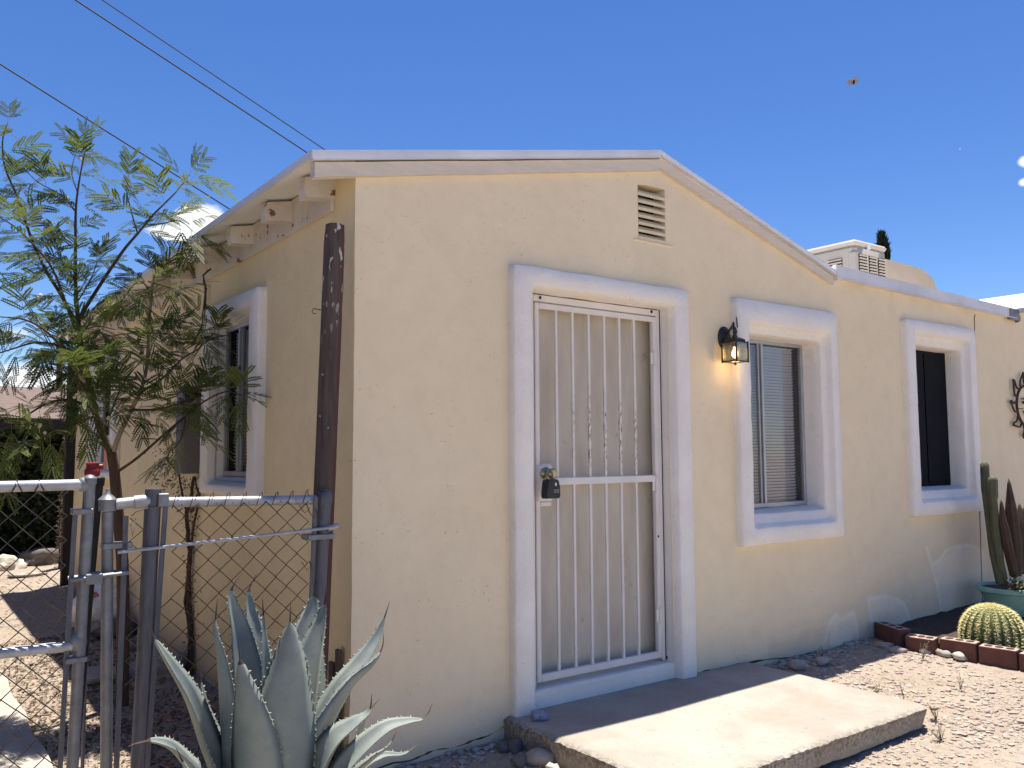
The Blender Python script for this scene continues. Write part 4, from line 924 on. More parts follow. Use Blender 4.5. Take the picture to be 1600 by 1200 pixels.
m=MB(); c=aty((501,484),-.09); m.tube([c,c+Vector((-.035,0,.002)),c+Vector((-.042,0,-.012)),c+Vector((-.034,0,-.020)),c+Vector((-.022,0,-.018))],.0022,6); m.build('wire_hook',M['wire'],wp,'all')
m=MB(); 
for q in ((504,585),(500,650),(513,668)): c=aty(q,-.112); m.ico(c,.006,1,.2,(1,.6,1))
m.build('nail_head',M['galv'],wp)
m=MB(); m.bbox((WX-.030,.075,-.05),(WX-.010,.115,.60),.003); tag(m.build('wood_offcut',M['oldboard']),'taller weathered offcut board leaning on the side wall near the corner','board')
m=MB(); m.bbox((WX-.032,.14,-.05),(WX-.012,.185,.53),.003); tag(m.build('wood_offcut',M['oldboard']),'shorter offcut board between the taller board and the wooden post','board')
bp0=aty((154,748),.35); bp1=aty((140,905),.35); bpt=thing('black_pipe','black pipe leaning between the gate and the first fence post','pipe',(bp1.x,.35,0))
dd=(bp1-bp0); m=MB(); m.tube([bp0,bp0+dd*((0-bp0.z)/dd.z)],.021,14); m.lathe([(.026,-.03),(.026,.004),(.02,.010)],bp0,-dd.normalized(),14); m.build('shaft',M['blackpipe'],bpt,40)
rc=aty((144,744),.6); rt=thing('red_bottle_cap','small red plastic cap showing just above the capped gate tube','cap',(rc.x,.6,0))
m=MB(); m.tube([(rc.x,.6,0),(rc.x,.6,rc.z)],.008,8); m.build('stake',M['galvdark'],rt); m=MB(); m.lathe([(.030,0),(.034,.01),(.034,.028),(.028,.036),(.026,.052),(.030,.06),(.012,.064)],rc,n=16); m.bbox((rc.x,rc.y-.015,rc.z+.03),(rc.x+.045,rc.y+.015,rc.z+.055),.005); m.build('cap',M['redplastic'],rt,40)

# ------------------------------------------------------------------ side yard
mx=WX-.12; ma=atx((312,740),WX); mb2=atx((276,640),mx)
mtr=thing('meter_box','grey electrical meter box on the side wall beside the window','electrical box',(WX,(ma.y+mb2.y)/2,ma.z))
m=MB(); m.bbox((mx,ma.y,ma.z),(WX+.004,mb2.y,ma.z+.62),.006); m.build('cabinet',M['boxgrey'],mtr,40)
m=MB(); m.bbox((mx-.006,ma.y+.02,ma.z+.02),(mx+.001,mb2.y-.015,ma.z+.60),.003); m.build('cover',M['boxgrey'],mtr)
n2=atx((150,742),WX-.03); m=MB(); m.bbox((WX-.03,n2.y-.95,n2.z),(WX,n2.y-.86+.5,n2.z+.40),.004); nt=thing('notice_panel','pale panel with an orange notice on the side wall above the gate','notice',(WX,n2.y-.6,n2.z)); m.build('panel',M['sticker'],nt)
m=MB(); m.bbox((WX-.034,n2.y-.55,n2.z+.06),(WX-.0305,n2.y-.38,n2.z+.30),.0005); m.build('notice',M['stickerorange'],nt)
# dead vine climbing the side wall
vn=thing('dead_vine','dry brown vine stems climbing the side wall under the meter box','vine',(WX-.02,2.5,0))
for s,(pxs,r0) in enumerate((([(296,1075),(299,1000),(295,930),(297,860),(292,800),(300,770),(303,745)],.014),([(303,1080),(300,1010),(290,940),(297,880),(303,820),(311,780),(316,745)],.009),([(292,800),(285,770),(280,740),(262,720),(270,690)],.006),([(300,800),(310,770),(305,745)],.006),([(326,480),(316,520),(322,450),(318,430),(330,420)],.007),([(300,540),(322,500),(323,450)],.005))):
    m=MB(); pts=[atx(q,WX-.022) for q in pxs]; P2=[]
    for i in range(len(pts)-1):
        for t in range(6): P2.append(pts[i].lerp(pts[i+1],t/6)+Vector((-.006*random.random(),.014*noise.noise((i+t/6,s,0)),0)))
    P2.append(pts[-1]); m.tube(P2,[1.5*r0*(1-.5*i/len(P2))*(1+.3*noise.noise((i*.7,s,2))) for i in range(len(P2))],7); m.build('stem',M['deadvine'],vn,'all')
m=MB()
for i in range(520):
    q=random.choice([(296,random.uniform(770,1060)),(299,random.uniform(780,1000)),(random.uniform(240,285),random.uniform(700,760)),(random.uniform(280,315),random.uniform(745,800)),(random.uniform(255,275),random.uniform(720,770))])
    p=atx((q[0]+random.gauss(0,6),q[1]),WX-.03); d=Vector((random.uniform(-.6,.1),random.uniform(-1,1),random.uniform(-1,.3))).normalized()*random.uniform(.015,.04); s=d.cross(Vector((1,.3,0))).normalized()*.006
    m.add([p,p+d*.5+s,p+d,p+d*.5-s],[(0,1,2,3)])
m.build('dead_leaves',M['deadleaf'],vn)
# white plastic bag with rubbish
bgp=atz((172,970),.02); bgp.x-=.14; bgp.y-=.25; bg=thing('plastic_bag','crumpled white and pink plastic rubbish bag against the side wall behind the fence','bag',bgp)
m=MB(); V4,F4=ICO[4]; vs=[]
for p in V4:
    k_=1+.30*noise.noise(p*1.6)+.20*abs(noise.noise(p*3.7+Vector((3,1,2))))+.10*abs(noise.noise(p*8)); vs.append((bgp.x+p.x*.21*k_,bgp.y+p.y*.26*k_,bgp.z+.16+p.z*.185*k_))
m.add(vs,F4); m.build('bag_body',M['bag'],bg,'all')
m=MB(); m.ico((bgp.x-.10,bgp.y-.14,bgp.z+.31),.06,3,.6,(1.5,1,.35)); m.build('pink_wrapper',M['ragred'],bg,'all')
m=MB(); q=atz((213,950),.12); m.ico((q.x,q.y,q.z+.09),.045,3,.7,(.6,1,1.5)); tag(m.build('red_wrapper',M['ragred'],None,'all'),'scrap of red plastic sticking up beside the rubbish bag','wrapper')
# rocks
def rock(px,z,r,mat,label,sc=(1.2,1,.7),seed=1,sub=3,group='loose rocks'):
    c=atz(px,z)
    if c.y>0 and c.y<YE: c.x=min(c.x,WX-r*1.3)
    m=MB(); m.ico((c.x,c.y,max(c.z,hgt(c.x,c.y))+r*.25),r,sub,.55,sc,seed,rot=seed); return tag(m.build('rock',M[mat],None,'all'),label,'rock',group)
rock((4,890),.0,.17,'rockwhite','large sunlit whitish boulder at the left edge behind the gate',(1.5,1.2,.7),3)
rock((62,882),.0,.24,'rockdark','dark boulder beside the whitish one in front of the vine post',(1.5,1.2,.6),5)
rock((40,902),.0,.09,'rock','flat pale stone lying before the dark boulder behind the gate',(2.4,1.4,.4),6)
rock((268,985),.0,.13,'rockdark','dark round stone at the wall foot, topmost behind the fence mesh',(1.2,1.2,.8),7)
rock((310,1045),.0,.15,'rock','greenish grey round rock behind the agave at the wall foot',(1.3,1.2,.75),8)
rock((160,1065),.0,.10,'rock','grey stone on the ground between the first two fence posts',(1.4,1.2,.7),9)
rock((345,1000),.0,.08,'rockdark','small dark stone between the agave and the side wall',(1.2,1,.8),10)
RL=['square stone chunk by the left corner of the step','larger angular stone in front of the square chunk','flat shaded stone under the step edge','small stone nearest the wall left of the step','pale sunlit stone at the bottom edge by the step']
for i,(q,r,mt_) in enumerate((((806,1172),.045,'rockdark'),((842,1190),.06,'rock'),((812,1192),.04,'rockdark'),((786,1172),.035,'rockdark'),((862,1203),.03,'rockwhite'))): rock(q,.03,r,mt_,RL[i],(1.2,1,.8),20+i,2,'stones beside the step')  # dark stone colour stands in for the shade on three of these
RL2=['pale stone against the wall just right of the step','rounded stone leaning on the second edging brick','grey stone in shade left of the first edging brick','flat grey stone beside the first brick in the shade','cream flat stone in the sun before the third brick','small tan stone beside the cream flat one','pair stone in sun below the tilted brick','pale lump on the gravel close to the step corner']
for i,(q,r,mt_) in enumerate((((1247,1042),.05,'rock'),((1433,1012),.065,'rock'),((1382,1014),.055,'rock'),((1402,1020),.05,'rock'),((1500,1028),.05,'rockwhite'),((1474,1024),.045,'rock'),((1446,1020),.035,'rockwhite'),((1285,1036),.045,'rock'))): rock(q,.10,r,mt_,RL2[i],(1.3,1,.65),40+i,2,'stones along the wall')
# rubble of the broken plaster foot along the wall
m=MB()
for i in range(150):
    x=random.uniform(WX+.03,.80) if i<60 else random.uniform(2.72,4.05); y=-abs(random.gauss(0,.055))-.01; r_=random.uniform(.006,.022); m.ico((x,y,hn(x,y)+r_*.4),r_,1,.5,(1.3,1,.7),i)
tag(m.build('plaster_rubble',M['rock'],None),None,None,kind='stuff')
# gravel
V1,F1=ICO[1]; V1=np.array([tuple(p) for p in V1]); F1=np.array(F1)
def scatter(n,fx,rl,rh,seedname):
    pos=[];rad=[]
    while len(pos)<n:
        x,y=fx()
        if X0-.01<x<X1+.0 and y>Y0-.0: continue
        if y>-.01 and x>WX-.01: continue
        if 4.02<x<4.3 and y>-1.3: continue
        if x>4.2 and y>-1.45: continue
        pos.append((x,y,hn(x,y))); rad.append(random.uniform(rl,rh)**1. )
    pos=np.array(pos);rad=np.array(rad); sc=np.stack([RNG.uniform(.8,1.5,n),RNG.uniform(.8,1.3,n),RNG.uniform(.45,.8,n)],1); th=RNG.uniform(0,2*PI,n)
    jit=RNG.uniform(.75,1.25,(n,12,1)); v=V1[None]*jit*sc[:,None,:]*rad[:,None,None]
    c,s=np.cos(th)[:,None],np.sin(th)[:,None]; vx=v[:,:,0]*c-v[:,:,1]*s; vy=v[:,:,0]*s+v[:,:,1]*c
    v=np.stack([vx,vy,v[:,:,2]],2)+pos[:,None,:]+np.array([0,0,1.])*(rad*.15)[:,None,None]
    return v.reshape(-1,3),(F1[None]+12*np.arange(n)[:,None,None]).reshape(-1,3),np.repeat(RNG.random(n),12)
def f1():
    while True:
        x,y=random.uniform(2.5,6.2),random.uniform(-2.9,-.02)
        if random.random()<(.25+.75*max(0,min(1,(y+2.3)/1.0)))*max(.08,min(1,.5+1.6*noise.noise((x*1.8,y*1.8,2)))): return x,y
def f2(): return random.uniform(-1.3,.75),random.uniform(-2.0,-.05)
def f3(): return random.uniform(-2.4,WX-.03),random.uniform(.1,9)
def f4(): return random.uniform(2.6,4.0),random.uniform(-1.6,-.05)
def f5(): return random.uniform(.7,3.2),random.uniform(-1.6,-1.2)
vv=[];ff=[];aa=[];o=0
for n,fx,a,b_ in ((4200,f1,.002,.007),(450,f1,.005,.013),(90,f1,.012,.024),(500,f4,.008,.019),(1300,f2,.004,.016),(5000,f3,.003,.011),(300,f3,.01,.02),(900,f5,.004,.014)):
    v,f_,a_=scatter(n,fx,a,b_,''); vv.append(v);ff.append(f_+o);aa.append(a_);o+=len(v)
vv=np.concatenate(vv);ff=np.concatenate(ff);aa=np.concatenate(aa)
me=bpy.data.meshes.new('gravel'); me.from_pydata(vv.tolist(),[],ff.tolist()); me.materials.append(M['gravel']); at=me.attributes.new('rnd','FLOAT','POINT'); at.data.foreach_set('value',aa.tolist())
go=bpy.data.objects.new('gravel',me); COL.objects.link(go); tag(go,None,None,kind='stuff')
# dry leaf litter under the tree
m=MB()
for i in range(6500):
    x=random.gauss(-.85,.40); y=random.uniform(.2,4.5); z=hn(x,y)+.004+.01*random.random()
    if x>WX-.02: continue
    a=random.uniform(0,2*PI); l=random.uniform(.008,.028); d=Vector((math.cos(a),math.sin(a),random.uniform(-.3,.5)))*l; s=Vector((-math.sin(a),math.cos(a),random.uniform(-.4,.4)))*l*.3; p=Vector((x,y,z)); m.add([p-d,p+s,p+d,p-s],[(0,1,2,3)])
tag(m.build('leaf_litter',M['deadleaf']),None,None,kind='stuff')
# weeds
WL=['dry weed sprig at the right end of the step by the wall','thin weed in front of the tilted brick in the gravel','upright weed growing before the cream stone','short weed between the step corner and the bricks','tufted weed at the right corner of the step','sprawling weed below the step corner','tiny weed at the wall foot left of the first brick','dry stem in the gravel right of the step corner']
for i,(q,h_,n_) in enumerate((((1178,1034),.10,4),((1442,1030),.15,4),((1500,1068),.12,4),((1412,1080),.11,3),((1462,1106),.12,6),((1470,1150),.10,8),((1285,1030),.10,4),((1370,1074),.07,3))):
    c=atz(q,.10 if i!=5 else .04); c.z=hn(c.x,c.y); m=MB(); sprig(m,c,n_,h_,.55 if i not in (5,) else 1.6,.0035,.020); tag(m.build('weed',[M['twig'],M['weed']],None,False,dict(rnd=[random.random() for _ in m.v])),WL[i],'weed','weeds in the gravel')
# crumpled blue-white wrapper at the door jamb
c=atz((840,1118),.17); m=MB(); m.ico((c.x,c.y-.01,c.z),.035,3,.9,(1.3,1,.7),4); tag(m.build('crumpled_wrapper',basic('bluish_film',(.30,.32,.42),(.16,.17,.26),30,.35,.5,60,.006,spec=.5),None,'all'),'crumpled bluish plastic film at the foot of the door surround','wrapper')

# ------------------------------------------------------------------ background behind the side yard
m=MB(); A=aty((116,556),YE+.1); m.bbox((A.x-.06,YE+.03,0),(A.x+.06,YE+.15,A.z),.006); tag(m.build('dark_timber_post',M['darkpost']),'dark square timber post at the far end of the side wall','post')
shd=thing('neighbour_shed','low open shed with brown shingle roof and shadowed inside beyond the yard','shed',(-1.5,11.5,0))
q0=on((-40,652),1,10.2); q1=on((112,655),1,10.2); zz=q0.z; xa,xb=-6.,q1.x+.45
m=MB(); m.prism([(xa,10.1,zz),(xa,14.5,zz+.75),(xa,14.5,zz+.66),(xa,10.1,zz-.06)],(xb-xa,0,0)); m.build('roof',M['shingle'],shd)
m=MB(); m.bbox((xa,10.06,zz-.16),(xb,10.12,zz-.012),.006); m.build('fascia',M['darkpost'],shd)
m=MB(); m.box((xa,14.0,-.2),(xb,14.1,zz+.5)); m.box((xb-.1,10.3,-.2),(xb,13.995,zz+.1)); m.build('wall',M['shedwall'],shd)
def shrub(name,label,c,rx,ry,h,n,ls,mat,group=None):
    t=thing(name,label,'shrub',c,group); m=MB()
    for i in range(5): a=random.uniform(0,2*PI); m.tube([Vector(c),Vector(c)+Vector((math.cos(a)*rx*.3,math.sin(a)*ry*.3,h*.5)),Vector(c)+Vector((math.cos(a)*rx*.6,math.sin(a)*ry*.6,h*.85))],[.03,.02,.008],6)
    m.build('stem',M['darktwig'],t); m=MB(); rv=[]
    for i in range(n):
        a=random.uniform(0,2*PI); b=random.uniform(0,1); rr=math.sqrt(random.uniform(.15,1)); zz_=h*b; k_=math.sqrt(max(.05,1-(b*1.9-.9)**2*.8))*(1+.3*noise.noise((math.cos(a)*2,math.sin(a)*2,b*4)))
        p=Vector(c)+Vector((rx*rr*k_*math.cos(a),ry*rr*k_*math.sin(a),zz_)); d=Vector((random.uniform(-1,1),random.uniform(-1,1),random.uniform(-.6,1))).normalized()*ls*random.uniform(.6,1.3); s=d.cross(Vector((random.uniform(-1,1),random.uniform(-1,1),random.uniform(-1,1)))).normalized()*ls*.3
        m.add([p,p+d*.5+s,p+d,p+d*.5-s],[(0,1,2,3)]); rv+=[random.random()]*4
    m.build('foliage',M[mat],t,False,dict(rnd=rv)); return t
shrub('oleander_shrub','dense dark shrub under the shed roof at the left edge',(-1.15,10.9,0),.8,.6,2.1,5200,.10,'hedgeleaf','dark shrubs under the shed roof')
shrub('oleander_shrub','dark leafy shrub behind the vine covered post',(-.15,10.9,0),.75,.6,2.0,5200,.10,'hedgeleaf','dark shrubs under the shed roof')
vp=atz((100,885),.0); vpp=thing('vine_covered_post','thin post wrapped in pale dry vine standing before the dark shrubs','post',(vp.x,vp.y,0))
vp.y=9.2; vp.x=aty((100,800),9.2).x; vpp.location=(vp.x,vp.y,0); vpp['_base']=(vp.x,vp.y,0)
ztop=aty((103,640),9.2).z
m=MB(); m.tube([(vp.x,vp.y,0),(vp.x+.03,vp.y,ztop*.5),(vp.x+.06,vp.y,ztop)],.05,8); m.build('shaft',M['darktwig'],vpp,'all')
m=MB()
for i in range(1500):
    t=random.random(); a=random.uniform(0,2*PI); rr=.075*(1+.4*noise.noise((0,0,t*9))); p=Vector((vp.x+.06*t+rr*math.cos(a),vp.y+rr*math.sin(a),ztop*t)); d=Vector((random.uniform(-1,1),random.uniform(-1,1),random.uniform(-1.5,.2))).normalized()*random.uniform(.02,.055); s=d.cross(Vector((math.cos(a),math.sin(a),.1))).normalized()*.008
    m.add([p,p+d*.5+s,p+d,p+d*.5-s],[(0,1,2,3)])
m.build('dry_vine',M['twig'],vpp)

nh = thing('unseen_shade_block','unseen brown house block added to shade the side wall','house',(-3.6,5,0))  # out-of-view block, added to cut skylight on the side wall
m=MB(); m.bbox((-8,-2.5,-.2),(-3.6,13,2.75),.02); m.build('wall',basic('shade_block_brown',(.26,.20,.13),(.21,.16,.10),3,.95,.5,40,.01),nh)  # body of the added unseen shade block
m=MB(); m.prism([(-8.3,-2.8,2.76),(-3.15,-2.8,2.76),(-5.7,-2.8,3.9)],(0,16.1,0)); m.build('roof',M['shingle'],nh)  # top of the added unseen shade block
# ------------------------------------------------------------------ feathery tree (bipinnate leaves, white puffs)
def px3(lst):
    out=[]
    for q in lst:
        y=q[2]; p=aty((q[0],q[1]),y)
        while y>.2 and p.x>WX-.11: y-=.04; p=aty((q[0],q[1]),y)
        out.append(p)
    return out
tb=aty((192,905),2.0)
tr=thing('feathery_tree','young feathery leaved tree with white puff flowers behind the gate','tree',(tb.x,2.0,0))
def smooth(pts,k=5):
    out=[]; n=len(pts)
    for i in range(n-1):
        p0,p1,p2,p3=pts[max(i-1,0)],pts[i],pts[i+1],pts[min(i+2,n-1)]
        for j in range(k):
            t=j/k; out.append(.5*((2*p1)+(p2-p0)*t+(2*p0-5*p1+4*p2-p3)*t*t+(3*p1-p0-3*p2+p3)*t**3))
    out.append(pts[-1]); return out
tpts=[Vector((tb.x+.02,2.0,-.1)),tb]+px3([(184,800,2.),(179,740,2.),(174,706,2.)])
trunk=MB(); trunk.tube(smooth(tpts),[lerp(.040,.030,i/20) for i in range(21)],10)
BR=[ # pixel path with depth, base radius, tip radius, leaf start, leaf density per metre, bark index
 ([(176,712,2.),(160,680,2.),(148,640,2.02),(135,580,2.05),(127,540,2.1),(122,500,2.1),(118,440,2.15),(118,370,2.2),(119,320,2.2),(126,270,2.2),(136,222,2.2)],.024,.003,.25,15,0),
 ([(176,712,2.),(184,685,1.95),(205,640,1.9),(218,615,1.85),(229,575,1.85),(232,520,1.85),(236,470,1.85),(241,430,1.85)],.016,.006,.5,11,1),
 ([(182,738,2.),(215,715,1.9),(255,680,1.8),(290,650,1.7),(318,628,1.62),(352,612,1.6),(378,618,1.58)],.010,.003,.42,17,0),
 ([(122,500,2.1),(150,455,2.0),(190,395,1.9),(215,365,1.85),(240,335,1.8),(275,300,1.8),(296,272,1.8)],.012,.003,.50,13,0),
 ([(122,510,2.1),(95,460,2.2),(70,420,2.3),(48,370,2.3),(28,310,2.3),(8,262,2.3),(4,220,2.3),(12,192,2.3)],.012,.003,.2,14,0),
 ([(127,540,2.1),(105,480,1.9),(82,420,1.8),(55,385,1.8),(20,352,1.8),(-20,330,1.8)],.010,.003,.2,17,0),
 ([(135,580,2.05),(100,545,1.9),(60,535,1.8),(20,545,1.75),(-25,560,1.7)],.010,.003,.1,19,0),
 ([(135,590,2.05),(110,560,1.7),(75,520,1.6),(40,500,1.6),(0,495,1.55)],.009,.003,.1,20,0),
 ([(148,640,2.02),(110,625,1.8),(75,630,1.7),(40,650,1.65),(-10,680,1.6)],.009,.003,.15,19,0),
 ([(150,650,2.02),(120,660,1.7),(80,680,1.6),(35,690,1.55),(-10,700,1.55)],.007,.003,.1,15,0),
 ([(128,545,2.1),(150,533,1.9),(185,523,1.85),(225,520,1.8),(275,522,1.75),(310,520,1.72)],.007,.003,.62,19,1),
 ([(218,615,1.85),(255,590,1.7),(285,560,1.65),(310,545,1.65),(335,520,1.62)],.008,.003,.35,19,0),
 ([(205,640,1.9),(245,640,1.7),(280,630,1.65),(310,620,1.65),(300,645,1.65)],.008,.003,.15,22,0),
 ([(160,680,2.),(175,640,1.8),(190,605,1.7),(215,570,1.65),(250,545,1.6)],.007,.002,.2,19,0),
 ([(148,640,2.02),(135,610,1.7),(115,590,1.6),(150,560,1.55)],.007,.002,.1,20,0),
 ([(118,440,2.15),(100,410,2.2),(75,395,2.25)],.005,.002,.3,16,0),
 ([(118,330,2.2),(95,305,2.2),(60,285,2.2),(42,268,2.2)],.005,.002,.25,17,0),
 ([(121,300,2.2),(112,270,2.3),(118,240,2.3)],.004,.002,.3,14,0),
 ([(215,365,1.85),(205,330,1.9),(197,295,1.9),(200,285,1.9)],.005,.002,.3,19,0),
 ([(225,350,1.82),(250,350,1.7),(280,345,1.7),(302,362,1.7)],.005,.002,.2,17,0),
 ([(232,450,1.85),(215,440,1.9),(190,470,1.9)],.005,.002,.2,17,0),
 ([(232,440,1.85),(250,445,1.7),(275,452,1.6)],.005,.002,.1,17,0),
 ([(122,470,2.1),(140,440,2.),(152,410,2.)],.005,.002,.3,13,0),
 ([(122,520,2.1),(150,510,1.75),(180,515,1.7)],.005,.002,.2,17,0),
 ([(290,650,1.7),(285,680,1.65),(270,705,1.65)],.004,.002,.2,14,0),
]
leaf=MB(); lrv=[]; LD=1.6
UPV=Vector((0,0,1))
def pinnate(p,dirv,L):
    """one twice-pinnate leaf: rachis with pairs of pinnae, each pinna with rows of tiny leaflets"""
    dirv=dirv.normalized(); side=dirv.cross(UPV); side=side.normalized() if side.length>.1 else Vector((1,0,0)); nrm=side.cross(dirv).normalized()
    roll=random.uniform(-.7,.7); side=(side*math.cos(roll)+nrm*math.sin(roll)); nrm=side.cross(dirv).normalized()
    npair=random.choice((3,3,4,4)); rv=random.random(); droop=random.uniform(.1,.5)
    def addq(vs): leaf.add(vs,[(0,1,2,3)]); lrv.extend([min(1,max(0,rv+random.uniform(-.2,.2)))]*4)
    for i in range(npair):
        t=.34+.66*i/(npair-1); b=p+dirv*L*t-UPV*droop*L*t*t*.5
        for sg in (-1,1):
            pl=L*.66*random.uniform(.8,1.1); ang=R(random.uniform(28,56))*(1-.35*t); pd=(dirv*math.cos(ang)+side*sg*math.sin(ang)-UPV*random.uniform(.05,.35)).normalized()
            ps=pd.cross(nrm).normalized(); nl=9; ll=pl*.185
            for k in range(nl):
                q=b+pd*pl*((k+.6)/nl)-UPV*.12*pl*((k+.6)/nl)**2
                for s2 in (-1,1):
                    d=(pd*.55+ps*s2*.83).normalized()*ll*(1-.35*abs(2*k/(nl-1)-1)); hw_=pd*(pl/nl*.66)
                    addq([q,q+d*.5+hw_,q+d,q+d*.5-hw_])
    # rachis
    e=p+dirv*L-UPV*droop*L*.5; m_=p.lerp(e,.5)+UPV*droop*L*.12; s_=side*.0012
    leaf.add([p-s_,p+s_,m_+s_,m_-s_,e+s_,e-s_],[(0,1,2,3),(3,2,4,5)]); lrv.extend([.9]*6)
branches=[]
for bi,(pts,r0,r1,ls,dens,ci) in enumerate(BR):
    P3=px3(pts); sm=smooth(P3,4); n=len(sm)
    mbb=MB(); mbb.tube(sm,[lerp(r0,r1,i/(n-1)) for i in range(n)],6,mi=0); branches.append((mbb,ci))
    L=[0]
    for a,b_ in zip(sm,sm[1:]): L.append(L[-1]+(b_-a).length)
    tot=L[-1]; d_=ls*tot; cen=(sm[0]); ph=random.uniform(0,6)
    while d_<tot:
        i=max(j for j in range(n) if L[j]<=d_); i=min(i,n-2); t=(d_-L[i])/(L[i+1]-L[i]+1e-9); p=sm[i].lerp(sm[i+1],t); tg=(sm[i+1]-sm[i]).normalized()
        ph+=2.4; o1=tg.orthogonal().normalized(); o2=tg.cross(o1); d=(tg*random.uniform(.25,.7)+(o1*math.cos(ph)+o2*math.sin(ph))+UPV*random.uniform(-.25,.35)).normalized()
        if p.x+d.x*.22>WX-.04: d.x=-abs(d.x)*.3; d.normalize()
        pinnate(p,d,random.uniform(.13,.215)); d_+=1/(dens*LD)*random.uniform(.6,1.4)
    for _ in range(3):
        d=(sm[-1]-sm[-2]).normalized()+Vector((random.uniform(-.6,.6),random.uniform(-.6,.6),random.uniform(-.2,.5))); pinnate(sm[-1],d,random.uniform(.10,.17))
trunk.build('trunk',M['bark'],tr,'all')
for mbb,ci in branches: mbb.build('branch',[M['bark'],M['twig']][ci],tr,'all')
leaf.build('crown',M['leaf'],tr,False,dict(rnd=lrv))
FLW=[(168,556,1.6),(178,558,1.6),(166,563,1.6),(172,562,1.58),(193,283,1.9),(200,288,1.9),(109,271,2.3),(105,310,2.2),(125,248,2.3),(105,347,2.2),(155,475,1.9),(158,473,1.9),(163,470,1.9),(257,538,1.7),(268,540,1.7),(274,534,1.7),(170,653,1.7),(60,465,1.7),(63,462,1.7),(42,650,1.65),(45,655,1.65),(58,662,1.6),(62,665,1.6),(70,676,1.6),(228,593,1.7),(48,317,2.2),(202,365,1.8),(156,688,1.7)]
for i,q in enumerate(FLW):
    c=aty(q[:2],q[2]); m=MB(); r_=random.uniform(.009,.013); m.ico(c,r_,2,.15,(1,1,1),i)
    m.tube([c,c+Vector((random.uniform(-.02,.02),random.uniform(-.02,.02),-.04))],.0012,4); m.build('flower',M['puff'],tr,'all')

# ------------------------------------------------------------------ agave
AC=Vector((-.80,-.80,hgt(-.8,-.8)))
ag=thing('agave','large blue grey agave with toothed spiny leaves in front of the fence','agave',AC)
def agleaf(pts,W,fold=.35,face=None,seed=0):
    """pts: pixel path with depth; W: widest full width in metres"""
    P3=[aty((q[0],q[1]),q[2]) for q in pts]; sm=smooth(P3,7); n=len(sm); L=[0]
    for a,b_ in zip(sm,sm[1:]): L.append(L[-1]+(b_-a).length)
    tot=L[-1]; vs=[]; m=MB(); NC=7; sides=[]
    tipf=min(.10,.05/tot+.03)
    for i,p in enumerate(sm):
        f=L[i]/tot; t=(sm[min(i+1,n-1)]-sm[max(i-1,0)]).normalized()
        inner=(Vector((AC.x,AC.y,p.z+.25))-p); inner=(inner-inner.dot(t)*t)
        if face is not None: inner=Vector(face)-Vector(face).dot(t)*t
        inner=inner.normalized(); s=t.cross(inner).normalized()
        prof=(.72+.28*math.sin(min(1,f/.42)*PI/2)) if f<.42 else max(0,1-((f-.42)/(.58-tipf*.5))**1.7)
        w=W*.58*prof if f<1-tipf else 0
        w=max(w,.0035*(1-f)/tipf+.0006 if f>1-tipf*2 else .0035)
        th=lerp(.024,.004,f); sides.append((p,s,inner,w,f,t))
        row=[]
        for j in range(NC):
            c=-1+2*j/(NC-1); up=fold*w*(abs(c)**1.6); row.append(p+s*w*c+inner*(up+.0))
        for j in range(NC-2,0,-1):
            c=-1+2*j/(NC-1); up=fold*w*(abs(c)**1.6); row.append(p+s*w*c*.985+inner*(up-min(th,w*.8)*(1-c*c)))
        vs+=row
    per=2*NC-2; fs=[];mi=[]
    for i in range(n-1):
        for j in range(per): fs.append((i*per+j,i*per+(j+1)%per,(i+1)*per+(j+1)%per,(i+1)*per+j)); mi.append(1 if sides[i][4]>1-tipf*1.05 else 0)
    m.v=[tuple(v) for v in vs]; m.f=fs; m.m=mi
    # marginal teeth
    d_=.08*tot; k=0
    while d_<tot*(1-tipf*1.2):
        i=max(j for j in range(n) if L[j]<=d_); p,s,inn,w,f,t=sides[min(i,n-1)]
        tt=(d_-L[i])/(L[min(i+1,n-1)]-L[i]+1e-9); p2,s2_,inn2,w2,_,_=sides[min(i+1,n-1)]; p=p.lerp(p2,tt); s=s.lerp(s2_,tt); w=lerp(w,w2,tt); inn=inn.lerp(inn2,tt)
        for sg in (-1,1):
            b=p+s*sg*w*.985+inn*fold*w; ln=random.uniform(.004,.009); hb=t*.0042
            m.add([b-hb,b+hb,b+s*sg*ln+t*random.uniform(-.003,.006)+inn*.003,b+inn*-.003],[(0,1,2),(1,3,2),(3,0,2)],2)
        d_+=.026*random.uniform(.5,1.5)
    return m.build('leaf',[M['agave'],M['agavespine'],M['agavetooth']],ag,'all')
c0=-.80
